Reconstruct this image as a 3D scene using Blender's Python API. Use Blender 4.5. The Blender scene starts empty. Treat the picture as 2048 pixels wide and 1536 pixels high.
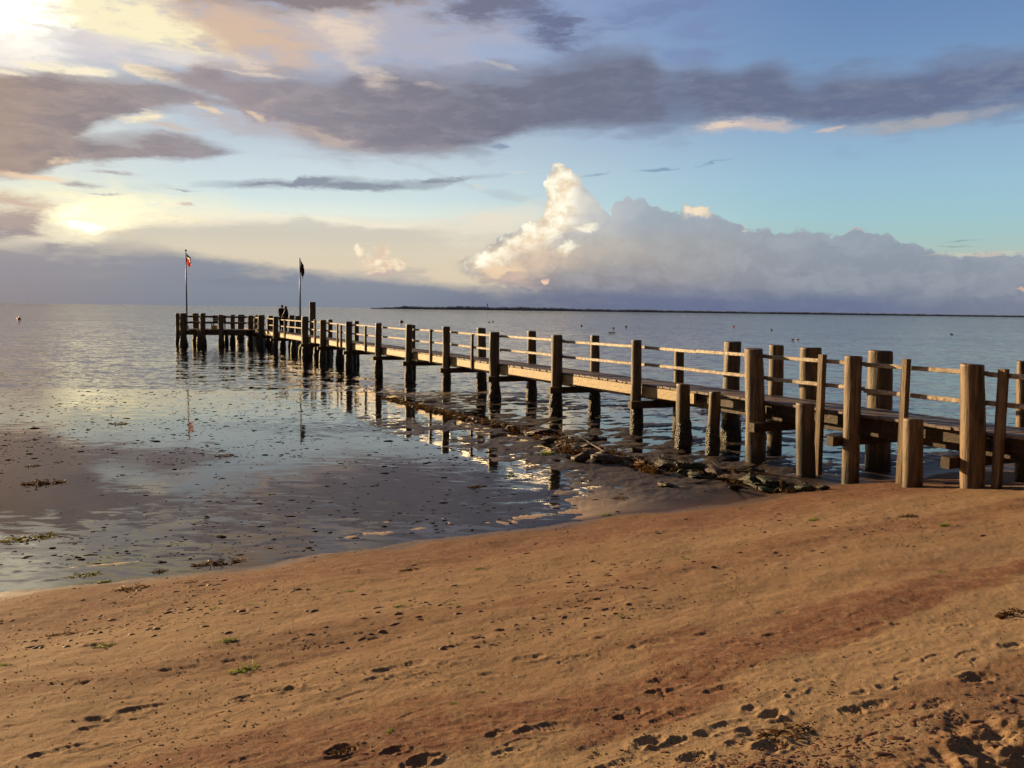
import bpy, bmesh, math, random
import numpy as np
from mathutils import Vector, Matrix, noise as mnoise

random.seed(7)
rng = np.random.default_rng(11)
scene = bpy.context.scene
COL = scene.collection
R = math.radians

# ------------------------------------------------------------------ camera
W_PX, H_PX, F_PX = 2048.0, 1536.0, 1800.0
EYE = 2.9                      # eye above the still water (z = 0)
def _n(v):
    return v / np.linalg.norm(v)
_a = np.array([-1024.0, 768 - 606.0, -F_PX]); _b = np.array([1024.0, 768 - 633.0, -F_PX])
UP_C = _n(np.cross(_a, _b)); UP_C = UP_C if UP_C[1] > 0 else -UP_C
FW = np.array([0, 0, -1.0]); Y_C = _n(FW - FW.dot(UP_C) * UP_C); X_C = np.cross(Y_C, UP_C)
M3 = np.array([X_C, Y_C, UP_C])          # camera space -> world
cam_data = bpy.data.cameras.new('camera')
cam_data.sensor_width = 36.0
cam_data.lens = 36.0 * F_PX / W_PX
cam_data.clip_start = 0.05
cam_data.clip_end = 120000.0
cam = bpy.data.objects.new('camera', cam_data); COL.objects.link(cam)
m4 = Matrix.Identity(4)
for i in range(3):
    for j in range(3):
        m4[i][j] = float(M3[i, j])
m4[2][3] = EYE
cam.matrix_world = m4
scene.camera = cam

def ray(px, py):
    return M3 @ np.array([px - 1024.0, 768.0 - py, -F_PX])
def on_z(px, py, z=0.0):
    d = ray(px, py); t = (z - EYE) / d[2]
    return np.array([d[0] * t, d[1] * t, z])
def azel(px, py):
    d = _n(ray(px, py))
    return math.degrees(math.atan2(d[0], d[1])), math.degrees(math.asin(d[2]))

def lin(c):
    o = []
    for v in c:
        v = v / 255.0
        o.append(v / 12.92 if v <= 0.04045 else ((v + 0.055) / 1.055) ** 2.4)
    return o

SUN_AZ, SUN_EL = -49.0, 12.0
EXPOSURE = 0.78
vs = scene.view_settings
vs.view_transform = 'Standard'; vs.look = 'None'; vs.exposure = EXPOSURE; vs.gamma = 1.0
vs.use_curve_mapping = False
scene.render.engine = 'CYCLES'
scene.cycles.max_bounces = 6
scene.cycles.transparent_max_bounces = 12
scene.cycles.sample_clamp_indirect = 4.0
scene.cycles.use_denoising = True
scene.cycles.use_adaptive_sampling = True
scene.cycles.adaptive_threshold = 0.015
scene.cycles.adaptive_min_samples = 6
# ------------------------------------------------------------------ sky (world)
world = bpy.data.worlds.new('World'); scene.world = world
world.use_nodes = True
nt = world.node_tree
for n in list(nt.nodes): nt.nodes.remove(n)
class G:
    """tiny expression helper: wraps a socket, emits Math nodes"""
    def __init__(s, tree): s.t = tree
    def node(s, k, **kw):
        n = s.t.nodes.new(k)
        for a, v in kw.items(): setattr(n, a, v)
        return n
    def put(s, sock, v):
        if isinstance(v, bpy.types.NodeSocket): s.t.links.new(v, sock)
        else: sock.default_value = v
    def m(s, op, a, b=None, c=None):
        n = s.node('ShaderNodeMath', operation=op)
        s.put(n.inputs[0], a)
        if b is not None: s.put(n.inputs[1], b)
        if c is not None: s.put(n.inputs[2], c)
        return n.outputs[0]
    def vm(s, op, a, b=None):
        n = s.node('ShaderNodeVectorMath', operation=op)
        s.put(n.inputs[0], a)
        if b is not None: s.put(n.inputs[1], b)
        return n.outputs['Value'] if op in ('LENGTH', 'DOT_PRODUCT', 'DISTANCE') else n.outputs[0]
    def ss(s, v, a, b, lo=0.0, hi=1.0, smooth=True):
        """lo at v=a, hi at v=b (a may exceed b)"""
        n = s.node('ShaderNodeMapRange', interpolation_type='SMOOTHSTEP' if smooth else 'LINEAR')
        n.clamp = False           # smoothstep, curves and ramps clamp by themselves
        s.put(n.inputs[0], v)
        if isinstance(a, (int, float)) and isinstance(b, (int, float)) and a > b:
            a, b, lo, hi = b, a, hi, lo
        s.put(n.inputs[1], a); s.put(n.inputs[2], b); s.put(n.inputs[3], lo); s.put(n.inputs[4], hi)
        return n.outputs[0]
    def mix(s, f, a, b, blend='MIX'):
        n = s.node('ShaderNodeMix', data_type='RGBA', blend_type=blend)
        s.put(n.inputs[0], f)
        for i, v in ((6, a), (7, b)):
            s.put(n.inputs[i], v if isinstance(v, bpy.types.NodeSocket) else (v[0], v[1], v[2], 1.0))
        return n.outputs[2]
    def noise(s, vec, scale, detail=4.0, rough=0.55, dist=0.0, kind='FBM'):
        n = s.node('ShaderNodeTexNoise', noise_dimensions='3D')
        s.put(n.inputs['Vector'], vec)
        n.inputs['Scale'].default_value = scale; n.inputs['Detail'].default_value = detail
        n.inputs['Roughness'].default_value = rough; n.inputs['Distortion'].default_value = dist
        return n
    def comb(s, x, y, z=0.0):
        n = s.node('ShaderNodeCombineXYZ')
        s.put(n.inputs[0], x); s.put(n.inputs[1], y); s.put(n.inputs[2], z)
        return n.outputs[0]
    def sep(s, v):
        n = s.node('ShaderNodeSeparateXYZ'); s.put(n.inputs[0], v)
        return n.outputs[0], n.outputs[1], n.outputs[2]
    def ramp(s, f, stops, mode='LINEAR'):
        n = s.node('ShaderNodeValToRGB'); cr = n.color_ramp; cr.interpolation = mode
        s.put(n.inputs[0], f)
        while len(cr.elements) < len(stops): cr.elements.new(0.5)
        for e, (p, c) in zip(cr.elements, sorted(stops, key=lambda t: t[0])):
            e.position = p; e.color = (c[0], c[1], c[2], 1.0)
        return n.outputs[0]
    def curve(s, f, pts, auto=False):
        n = s.node('ShaderNodeFloatCurve'); cv = n.mapping.curves[0]
        s.put(n.inputs['Value'], f)
        pts = sorted(pts)
        while len(cv.points) < len(pts): cv.points.new(0.5, 0.5)
        for p, (x, y) in zip(cv.points, pts):
            p.location = (min(1, max(0, x)), min(1, max(0, y))); p.handle_type = 'AUTO_CLAMPED' if auto else 'VECTOR'
        n.mapping.update()
        return n.outputs[0]
g = G(nt)
GAIN = 2.0 ** (-EXPOSURE)
class Lin(tuple): pass
def L(c, k=1.0): return Lin(v * k * GAIN for v in lin(c))
D = g.node('ShaderNodeTexCoord').outputs['Generated']
dx, dy, dz = g.sep(D)
U = g.m('MULTIPLY', g.m('ARCTAN2', dx, dy), 180 / math.pi)
V = g.m('MULTIPLY', g.m('ARCSINE', dz), 180 / math.pi)
UV = g.comb(U, V, 0.0)
# direction-space turbulence: streaky for layer clouds, billowy for cumulus
s1 = g.noise(g.vm('MULTIPLY', UV, (0.10, 0.42, 1.0)), 1.0, 6.0, 0.62, 0.4).outputs['Color']
s2 = g.noise(g.vm('MULTIPLY', UV, (0.45, 1.5, 1.0)), 1.0, 5.0, 0.6, 0.6).outputs['Color']
b1 = g.noise(g.vm('MULTIPLY', UV, (0.9, 1.1, 1.0)), 1.0, 6.0, 0.58, 0.2).outputs['Color']
def warp(col, ku, kv):
    return g.vm('MULTIPLY', g.vm('SUBTRACT', col, (0.5, 0.5, 0.5)), (ku, kv, 0.0))
W_L = g.vm('ADD', UV, g.vm('ADD', warp(s1, 6.0, 2.0), warp(s2, 2.2, 0.9)))
s3 = g.noise(g.vm('MULTIPLY', UV, (1.3, 4.2, 1.0)), 1.0, 4.0, 0.65, 0.5).outputs['Color']
W_S = g.vm('ADD', UV, g.vm('ADD', g.vm('ADD', warp(s1, 2.6, 0.7), warp(s2, 1.9, 0.5)), warp(s3, 0.9, 0.3)))
W_C = g.vm('ADD', UV, g.vm('ADD', warp(b1, 1.6, 1.6), warp(s2, 0.5, 0.3)))
_, vL, _z = g.sep(W_L); _, vS, _z = g.sep(W_S); uC, vC, _z = g.sep(W_C)
uL = g.sep(W_L)[0]
fL = g.sep(s1)[0]; fS = g.sep(s2)[0]; fB = g.sep(b1)[0]
f3 = g.noise(g.vm('MULTIPLY', UV, (0.16, 0.6, 1.0)), 1.0, 3.0, 0.6, 0.0).outputs[0]
kSoft = g.ss(f3, 0.34, 0.64, 0.22, 1.3)
U0, U1 = -50.0, 50.0; V0, V1 = -4.0, 34.0
f5 = g.noise(g.vm('MULTIPLY', W_S, (0.35, 1.25, 1.0)), 1.0, 6.0, 0.66, 0.3).outputs[0]
kWisp = g.ss(f5, 0.3, 0.7, 0.45, 1.55); kWispC = g.ss(fB, 0.3, 0.7, 0.7, 1.35)
def un(u): return g.ss(u, U0, U1, smooth=False)
uN, uLN, uCN = un(U), un(uL), un(uC)
def crv(pts, src, lo=U0, hi=U1, auto=True):
    q = []
    for x, y in pts:
        a, e = azel(x, y); q.append(((a - lo) / (hi - lo), (e - V0) / (V1 - V0)))
    return g.m('MULTIPLY_ADD', g.curve(src, q, auto), V1 - V0, V0)
DEG = 0.0318
def above(pts, v, soft, src=None, auto=True):
    """1 below the line pts, 0 above it"""
    t = g.m('SUBTRACT', crv(pts, src or uN, auto=auto), v)
    return g.ss(g.m('MULTIPLY', t, kSoft) if auto else t, -soft * DEG, soft * DEG)
def below(pts, v, soft, src=None, auto=True):
    t = g.m('SUBTRACT', v, crv(pts, src or uN, auto=auto))
    return g.ss(g.m('MULTIPLY', t, kSoft) if auto else t, -soft * DEG, soft * DEG)
def blob(px, py, rx, ry, rot=0.0, vec=None, inner=0.0, outer=1.0):
    a, e = azel(px, py); a2, _e = azel(px + 1, py); _a2, e2 = azel(px, py - 1)
    n = g.node('ShaderNodeMapping', vector_type='TEXTURE')
    g.put(n.inputs[0], vec or W_L)
    n.inputs[1].default_value = (a, e, 0); n.inputs[2].default_value = (0, 0, R(rot))
    n.inputs[3].default_value = (rx * (a2 - a), ry * (e2 - e), 1)
    q = g.node('ShaderNodeTexGradient', gradient_type='SPHERICAL'); g.put(q.inputs[0], n.outputs[0])
    fac = q.outputs['Fac']
    if vec is not UV:            # break the rim up into wisps (layer clouds) or knobs (cumulus)
        fac = g.m('MULTIPLY', fac, kWispC if vec is W_C else kWisp)
    return g.ss(fac, 1 - outer, 1 - inner)
def vy(py, px=1024): return azel(px, py)[1]
def across(stops):
    """colour that changes with bearing: [(px, colour)]"""
    return g.ramp(uN, [((azel(x, 400)[0] - U0) / (U1 - U0), L(c)) for x, c in stops])
def rise(px, stops, src=None):
    """colour that changes with height: [(py, colour)]"""
    f = g.ss(src or V, V0, V1, smooth=False)
    return g.ramp(f, [((azel(px, y)[1] - V0) / (V1 - V0), L(c)) for y, c in stops])

# clear air
right = rise(1750, [(-300, (84, 114, 168)), (0, (106, 138, 183)), (90, (114, 147, 188)), (200, (128, 160, 198)), (280, (145, 178, 206)),
                    (360, (153, 191, 211)), (430, (158, 197, 206)), (480, (166, 196, 194)), (520, (178, 192, 182)), (620, (160, 165, 170))])
left = rise(650, [(-300, (120, 140, 180)), (0, (165, 178, 208)), (150, (172, 187, 212)), (280, (190, 204, 215)), (335, (204, 218, 225)),
                  (395, (212, 228, 228)), (425, (228, 237, 226)), (450, (238, 226, 205)), (620, (205, 192, 176))])
C = g.mix(g.ss(U, azel(620, 300)[0], azel(1750, 300)[0]), left, right)
def paint(mask, col, a=1.0):
    global C
    if isinstance(col, tuple) and not isinstance(col, Lin): col = L(col)
    C = g.mix(mask if a == 1.0 else g.m('MULTIPLY', mask, a), C, col)
def mul(*m):
    r = m[0]
    for q in m[1:]: r = g.m('MULTIPLY', r, q)
    return r
# warm light round the hidden sun
paint(blob(-420, 60, 1150, 720, 0, UV), (255, 236, 200), 0.75)
paint(blob(150, 425, 420, 105, 3, W_L), (255, 246, 205), 0.9)
paint(blob(185, 432, 230, 60, 6, W_L), L((255, 243, 204), 1.3), 0.75)
# upper veil, top left
paint(blob(560, 60, 640, 130, 4, W_L, 0.25), (196, 181, 176), 0.85)
paint(blob(850, 90, 330, 110, 0, W_L, 0.1), (172, 176, 196), 0.7)
paint(blob(470, 70, 230, 62, -12, W_L, 0.2), (218, 188, 162), 0.85)
paint(blob(660, 52, 150, 80, -20, W_L, 0.0), (238, 216, 194), 0.75)
paint(blob(600, -25, 330, 62, 0, W_L, 0.3), (138, 128, 132), 0.95)
paint(blob(390, -8, 170, 40, -6, W_L, 0.2), (178, 158, 146), 0.8)
paint(blob(245, 48, 290, 88, -12, W_L, 0.3), (255, 243, 203), 0.95)
paint(blob(0, 40, 210, 115, 0, W_L, 0.25), L((255, 247, 222), 1.9), 1.0)
paint(blob(250, 108, 330, 40, 0, W_L, 0.2), (218, 212, 216), 0.8)
paint(blob(0, 112, 190, 48, 0, W_L, 0.2), (245, 236, 228), 0.9)
# dark cloud over the middle, top
paint(blob(1000, -10, 200, 84, 12, W_L, 0.15), (113, 116, 139), 0.95)
paint(blob(1120, 60, 125, 80, -28, W_L, 0.0), (108, 115, 146), 0.95)
paint(blob(1310, 22, 170, 40, 12, W_L, 0.2), (116, 133, 172), 0.7)
paint(blob(1400, 60, 90, 40, 5, W_L, 0.0), (120, 136, 176), 0.5)
paint(blob(1005, 131, 36, 9, -18, W_S, 0.2), (210, 208, 212), 0.9)
paint(blob(1370, 118, 90, 26, 0, W_L, 0.1), (120, 138, 178), 0.6)
# dark layer cloud right across
band_c = across([(380, (152, 141, 145)), (560, (140, 134, 144)), (760, (122, 119, 131)), (1000, (108, 110, 127)), (1300, (101, 108, 131)), (1700, (98, 108, 138)), (2048, (96, 108, 142))])
b_lit = across([(380, (190, 172, 165)), (700, (160, 152, 158)), (1100, (125, 128, 148)), (1600, (122, 130, 152)), (2048, (128, 138, 160))])
top1 = [(360, 172), (400, 140), (450, 141), (560, 152), (650, 168), (720, 150), (800, 146), (900, 150), (1000, 148), (1100, 140), (1180, 120), (1280, 113), (1340, 152),
        (1400, 142), (1470, 152), (1520, 134), (1560, 140), (1605, 174), (1680, 158), (1780, 150), (1850, 143), (1890, 126), (1960, 120), (2048, 110), (2500, 95)]
bot1 = [(360, 172), (420, 178), (470, 205), (500, 238), (580, 262), (640, 285), (720, 298), (850, 306), (950, 290), (1050, 264), (1150, 248), (1250, 248), (1370, 241),
        (1500, 230), (1600, 236), (1700, 246), (1800, 240), (1900, 230), (2048, 212), (2500, 190)]
m1 = mul(above(top1, vS, 18), below(bot1, vS, 11), g.ss(f5, 0.22, 0.5, 0.72, 1.0))
paint(mul(above([(x, y - 12) for x, y in top1], vL, 22), below([(x, y + 10) for x, y in bot1], vL, 16)), b_lit, 0.55)
paint(m1, g.mix(g.ss(f5, 0.30, 0.82), band_c, b_lit), 0.96)
paint(mul(m1, g.ss(fS, 0.52, 0.72)), b_lit, 0.35)
paint(blob(640, 272, 130, 22, -14, W_S, 0.1), (206, 186, 172), 0.75)
paint(blob(820, 296, 150, 16, 0, W_S, 0.0), (158, 152, 158), 0.5)
paint(blob(735, 143, 84, 28, -24, W_S, 0.0), (224, 208, 192), 0.7)
paint(blob(850, 168, 40, 12, -10, W_S, 0.0), (184, 172, 172), 0.8)
paint(blob(500, 124, 52, 20, -8, W_S, 0.1), (230, 210, 190), 0.9)
paint(blob(520, 148, 110, 7, -2, W_S, 0.0), (228, 208, 194), 0.8)
paint(blob(1490, 250, 150, 22, -2, W_L, 0.1), (200, 186, 182), 0.9)
paint(blob(1435, 250, 62, 12, 0, W_S, 0.1), (232, 210, 190), 0.9)
paint(blob(1668, 258, 46, 7, 6, W_S, 0.1), (206, 190, 184), 0.9)
paint(blob(1850, 243, 250, 18, 4, W_S, 0.0), (176, 172, 172), 0.75)
# heavy cloud on the left with its tail
l_c = across([(-300, (190, 160, 140)), (0, (166, 145, 134)), (70, (152, 138, 136)), (180, (142, 132, 136)), (320, (150, 141, 145)), (460, (146, 142, 152))])
mL = mul(above([(-300, 150), (0, 152), (60, 148), (130, 146), (190, 153), (240, 160), (330, 172), (390, 186), (430, 198), (520, 230)], vS, 8),
         below([(-300, 360), (0, 353), (60, 350), (90, 338), (110, 318), (150, 290), (190, 250), (230, 236), (300, 225), (380, 205), (430, 199), (520, 230)], vS, 9))
mT = mul(above([(0, 262), (100, 262), (200, 276), (260, 272), (330, 262), (390, 272), (440, 294), (475, 301), (540, 320)], vS, 7),
         below([(0, 345), (90, 340), (140, 322), (200, 320), (290, 315), (370, 318), (430, 309), (475, 301), (540, 300)], vS, 7))
mM = g.m('MAXIMUM', mL, mT)
paint(mM, g.mix(g.ss(f5, 0.36, 0.7), l_c, across([(0, (178, 156, 142)), (300, (166, 154, 154)), (460, (158, 152, 158))])), 0.98)
paint(mul(mM, g.ss(fS, 0.5, 0.75)), (172, 160, 158), 0.3)
paint(blob(130, 138, 130, 17, 0, W_S, 0.2), (253, 241, 212), 1.0)
paint(blob(300, 150, 90, 17, -10, W_S, 0.2), (243, 226, 198), 1.0)
paint(blob(490, 246, 150, 34, -8, W_L, 0.0), (184, 178, 184), 0.75)
paint(blob(420, 236, 90, 22, -12, W_L, 0.0), (192, 182, 182), 0.7)
paint(blob(20, 150, 60, 8, 0, W_S, 0.1), (255, 240, 210), 0.8)
paint(blob(288, 234, 60, 15, 8, W_S, 0.1), (253, 236, 200), 1.0)
paint(blob(222, 254, 46, 16, 0, W_S, 0.1), (218, 220, 222), 0.9)
paint(blob(345, 250, 80, 12, -4, W_S, 0.1), (206, 190, 178), 0.8)
paint(blob(418, 214, 40, 9, -24, W_S, 0.1), (238, 212, 180), 0.9)
paint(blob(500, 229, 34, 7, -26, W_S, 0.1), (230, 202, 176), 0.9)
paint(blob(118, 322, 42, 12, 14, W_S, 0.1), (244, 218, 182), 0.9)
paint(blob(60, 352, 100, 10, -4, W_S, 0.1), (248, 214, 178), 0.8)
paint(blob(400, 176, 150, 34, -6, W_L, 0.2), (160, 149, 152), 0.85)
paint(blob(420, 150, 60, 22, -10, W_S, 0.2), (150, 139, 145), 0.8)
# thin streaks
st = mul(above([(400, 369), (440, 366), (520, 359), (590, 362), (602, 354), (660, 357), (800, 361), (880, 355), (935, 351), (980, 351)], vS, 4),
         below([(400, 369), (440, 370), (550, 372), (640, 377), (730, 382), (790, 377), (870, 369), (935, 354), (980, 351)], vS, 4))
paint(st, (138, 146, 160), 0.95)
for q in ((155, 366, 56, 9, 0, (166, 156, 158)), (225, 342, 84, 6, -2, (178, 172, 174)), (365, 376, 42, 4, -3, (164, 172, 180)), (205, 385, 46, 3.5, 2, (190, 190, 188)),
          (372, 409, 26, 6, -4, (196, 172, 160)), (1310, 341, 52, 5, 4, (126, 156, 182)), (1190, 351, 40, 4, 5, (132, 158, 180)), (1430, 323, 62, 4, 12, (128, 160, 186)),
          (992, 293, 32, 8, 0, (134, 148, 174)), (1040, 346, 40, 3, 0, (205, 212, 216)), (960, 370, 18, 7, -10, (214, 214, 210)), (1920, 482, 40, 3, 3, (140, 165, 170)), (1900, 494, 50, 3, 3, (150, 165, 165))):
    paint(blob(*q[:5], W_S, 0.1), q[5], 0.85)
paint(blob(345, 411, 50, 8, 3, W_S, 0.0), (255, 240, 215), 0.8)
# cream bank over the horizon
paint(blob(560, 436, 420, 14, -1, W_S, 0.0), (246, 240, 216), 0.8)
paint(blob(960, 440, 150, 16, 2, W_S, 0.1), (232, 222, 206), 0.8)
cream = rise(600, [(430, (206, 204, 194)), (470, (207, 201, 186)), (500, (218, 207, 184)), (540, (222, 206, 180)), (640, (205, 190, 170))])
paint(mul(above([(120, 520), (220, 480), (262, 456), (330, 451), (400, 449), (490, 444), (560, 442), (605, 434), (650, 444), (720, 452), (820, 457), (920, 466), (1020, 476), (1300, 480)], vS, 7),
          g.ss(U, azel(1150, 480)[0], azel(950, 480)[0])), cream, 0.9)
# left low cloud
paint(blob(15, 440, 140, 58, -6, W_L, 0.35), (176, 158, 152), 0.95)
paint(blob(30, 392, 120, 24, -4, W_L, 0.1), (206, 180, 162), 0.85)
paint(blob(20, 470, 130, 30, 0, W_L, 0.1), (160, 150, 152), 0.8)
paint(blob(195, 457, 95, 17, -6, W_L, 0.0), L((255, 246, 205), 2.0), 0.85)
paint(blob(150, 420, 60, 22, 12, W_L, 0.0), L((255, 246, 200), 1.5), 0.7)
paint(blob(255, 468, 70, 12, -4, W_S, 0.1), (222, 206, 182), 0.8)
paint(blob(85, 404, 70, 10, -3, W_S, 0.1), (214, 192, 176), 0.7)
# grey-blue bank on the horizon
bank_c = rise(600, [(470, (160, 156, 158)), (530, (138, 144, 158)), (580, (130, 138, 152)), (640, (120, 129, 146))])
bank_w = rise(100, [(470, (172, 164, 162)), (530, (150, 146, 152)), (580, (146, 140, 146)), (640, (138, 132, 138))])
bank = g.mix(g.ss(U, azel(0, 500)[0], azel(450, 500)[0]), bank_w, bank_c)
paint(blob(112, 492, 34, 16, 0, W_C, 0.2), (166, 158, 160), 0.9)
paint(above([(-400, 490), (0, 492), (110, 488), (200, 490), (300, 498), (400, 513), (500, 526), (600, 540), (700, 552), (800, 562), (900, 572), (1000, 580), (1500, 590), (2400, 590)], vS, 13), bank, 0.97)
for q in ((520, 560, 200, 24, (128, 133, 150)), (180, 540, 160, 22, (154, 149, 154)), (300, 520, 150, 14, (150, 150, 158))):
    paint(blob(*q[:4], 0, W_L, 0.0), q[4], 0.6)
# small sunlit puffs
for q in ((760, 505, 26, 26), (745, 527, 36, 24), (775, 530, 40, 22), (720, 506, 14, 20), (797, 532, 20, 16)):
    paint(blob(*q, 0, W_C, 0.3), g.mix(g.ss(fB, 0.4, 0.62), L((226, 200, 176)), L((255, 240, 208))), 0.95)
paint(blob(765, 546, 45, 8, 0, W_C, 0.1), (198, 172, 168), 0.7)
# great cumulus
paint(blob(1000, 450, 230, 70, 10, W_L, 0.0), (236, 226, 206), 0.55)
out = [(820, 600), (905, 528), (920, 519), (950, 510), (975, 490), (995, 478), (1020, 466), (1045, 458), (1068, 445), (1086, 425), (1090, 390), (1093, 352), (1104, 328), (1128, 333), (1150, 347),
       (1168, 370), (1185, 392), (1205, 420), (1226, 432), (1233, 408), (1256, 398), (1288, 394), (1304, 412), (1330, 412), (1355, 424), (1385, 410), (1425, 428), (1460, 440), (1478, 456)]
out2 = [(1400, 425), (1440, 432), (1462, 440), (1478, 458), (1520, 464), (1600, 463), (1660, 466), (1720, 460), (1780, 471), (1812, 484), (1796, 496), (1850, 504), (1920, 514), (1985, 508), (2048, 512), (2500, 520)]
lo_, hi_ = azel(820, 480)[0], azel(1478, 480)[0]
uK = g.ss(uC, lo_, hi_, smooth=False)
k1 = g.ss(g.m('SUBTRACT', crv(out, uK, lo_, hi_, False), vC), -3.0 * DEG, 3.0 * DEG)
k1 = mul(k1, g.ss(U, azel(905, 520)[0], azel(935, 520)[0]), g.ss(uC, hi_, hi_ - 0.1),
         below([(860, 528), (910, 534), (960, 552), (1020, 572), (1090, 592), (1200, 640), (1500, 760)], vC, 9))
k2 = mul(above(out2, vC, 4, uCN, False), g.ss(uC, hi_ - 0.15, hi_ - 0.05))
kM = g.m('MAXIMUM', k1, k2)
body = g.mix(g.ss(U, azel(1150, 480)[0], azel(1750, 480)[0]),
             rise(1250, [(390, (166, 178, 188)), (440, (160, 170, 180)), (485, (170, 168, 166)), (520, (166, 160, 157)), (560, (150, 146, 150)), (590, (128, 130, 145)), (635, (104, 112, 140))]),
             rise(1800, [(390, (150, 165, 178)), (460, (146, 158, 172)), (510, (142, 152, 166)), (560, (136, 144, 158)), (600, (124, 132, 150)), (640, (112, 122, 144))]))
relief = g.ss(g.noise(g.vm('MULTIPLY', W_C, (0.5, 0.8, 1.0)), 1.0, 5.0, 0.6).outputs[0], 0.35, 0.68)
body = g.mix(g.m('MULTIPLY', relief, 0.22), body, L((190, 194, 198)))
paint(kM, body, 0.985)
lit_lo, lit_hi = L((240, 216, 182)), L((255, 250, 228), 1.08)
lit = g.mix(g.ss(fB, 0.36, 0.64), lit_lo, lit_hi)
def klit(a, *q, inner=0.2, col=None):
    paint(mul(kM, blob(*q, W_C, inner)), col or lit, a)
klit(0.7, 1180, 430, 120, 95, 0, inner=0.0, col=L((204, 203, 200)))
klit(0.6, 1150, 410, 75, 90, 0, inner=0.0, col=L((236, 228, 212)))
klit(0.5, 1250, 420, 60, 40, 0, inner=0.0, col=L((186, 192, 197)))
klit(0.5, 1190, 500, 150, 50, 0, inner=0.0, col=L((202, 190, 176)))
klit(0.95, 1120, 375, 52, 80, -8, inner=0.3)
klit(0.95, 1105, 432, 70, 60, 10)
klit(1.0, 1060, 478, 90, 44, 24)
klit(1.0, 985, 512, 90, 32, 16)
klit(0.9, 1010, 540, 80, 26, 0, col=L((244, 214, 178)))
klit(0.75, 1080, 515, 110, 48, 0, inner=0.0, col=L((226, 200, 174)))
klit(0.8, 1128, 495, 40, 14, 12)
klit(0.7, 1175, 456, 34, 12, 0)
klit(0.9, 1395, 424, 42, 18, 0, col=L((250, 230, 198)))
klit(0.8, 1486, 452, 13, 13, 0, col=L((240, 218, 190)))
klit(0.6, 1712, 461, 44, 7, 0, col=L((214, 205, 196)))
klit(0.6, 1030, 553, 60, 14, 14, col=L((190, 172, 164)))
paint(blob(1030, 564, 110, 14, -8, W_L, 0.0), (222, 190, 170), 0.55)
paint(blob(1090, 558, 10, 8, 0, W_C, 0.2), (252, 208, 178), 0.9)
paint(blob(1960, 509, 130, 7, 2, W_S, 0.1), (216, 200, 180), 0.7)
paint(blob(2046, 579, 16, 8, 0, W_C, 0.2), (216, 176, 156), 0.9)
# blue-grey foot of the cloud
paint(mul(above([(600, 590), (800, 585), (1000, 584), (1200, 582), (1500, 590), (1800, 598), (2048, 606), (2500, 610)], vS, 17), g.ss(U, azel(650, 600)[0], azel(1050, 600)[0])),
      across([(700, (124, 132, 148)), (1100, (108, 114, 138)), (1400, (100, 110, 142)), (1700, (104, 114, 146)), (2048, (120, 126, 146))]), 0.85)
# everything away from this quarter of the sky: clear evening air
sky = g.node('ShaderNodeTexSky', sky_type='NISHITA')
sky.sun_disc = False; sky.sun_elevation = R(SUN_EL); sky.sun_rotation = R(SUN_AZ)
sky.air_density = 1.2; sky.dust_density = 2.0; sky.ozone_density = 1.0
SKY_STRENGTH = 0.05
far = g.m('MAXIMUM', g.ss(g.m('ABSOLUTE', U), 36.0, 62.0), g.ss(V, 21.0, 36.0))
nish = g.vm('SCALE', sky.outputs[0]); nish.node.inputs['Scale'].default_value = SKY_STRENGTH
# unseen dark cloud added overhead and inland to cut the ambient light
cn = g.noise(g.vm('MULTIPLY', D, (1.6, 1.6, 3.2)), 1.0, 5.0, 0.6, 0.4).outputs[0]
back = g.mix(g.ss(cn, 0.30, 0.46), nish, g.mix(g.ss(cn, 0.4, 0.7), L((88, 92, 104)), L((58, 62, 74))))
final = g.mix(far, C, back)
bg = g.node('ShaderNodeBackground'); g.put(bg.inputs[0], final); bg.inputs[1].default_value = 1.0
wo = g.node('ShaderNodeOutputWorld'); nt.links.new(bg.outputs[0], wo.inputs[0])
world.cycles.sampling_method = 'MANUAL'; world.cycles.sample_map_resolution = 512
# ------------------------------------------------------------------ helpers for objects
def tag(o, label=None, cat=None, group=None, kind=None):
    if label: o['label'] = label
    if cat: o['category'] = cat
    if group: o['group'] = group
    if kind: o['kind'] = kind
    return o
def mesh_np(name, v, f, smooth=True):
    """v: (n,3) array; f: (m,3|4) int array or list of polygons"""
    me = bpy.data.meshes.new(name)
    if isinstance(f, np.ndarray):
        k = f.shape[1]
        me.vertices.add(len(v)); me.vertices.foreach_set('co', np.asarray(v, np.float32).ravel())
        me.loops.add(f.size); me.loops.foreach_set('vertex_index', f.astype(np.int32).ravel())
        me.polygons.add(len(f)); me.polygons.foreach_set('loop_start', np.arange(0, f.size, k, dtype=np.int32))
        me.update(calc_edges=True); me.validate()
    else:
        me.from_pydata([tuple(map(float, p)) for p in v], [], [tuple(map(int, q)) for q in f]); me.update()
    me.polygons.foreach_set('use_smooth', np.full(len(me.polygons), smooth))
    return me
def link(name, me, mat=None, parent=None):
    o = bpy.data.objects.new(name, me); COL.objects.link(o)
    if mat and not me.materials: me.materials.append(mat)
    if parent: o.parent = parent
    return o
def empty(name, loc=(0, 0, 0)):
    o = bpy.data.objects.new(name, None); COL.objects.link(o); o.location = loc; o.empty_display_size = 0.3
    return o
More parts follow.
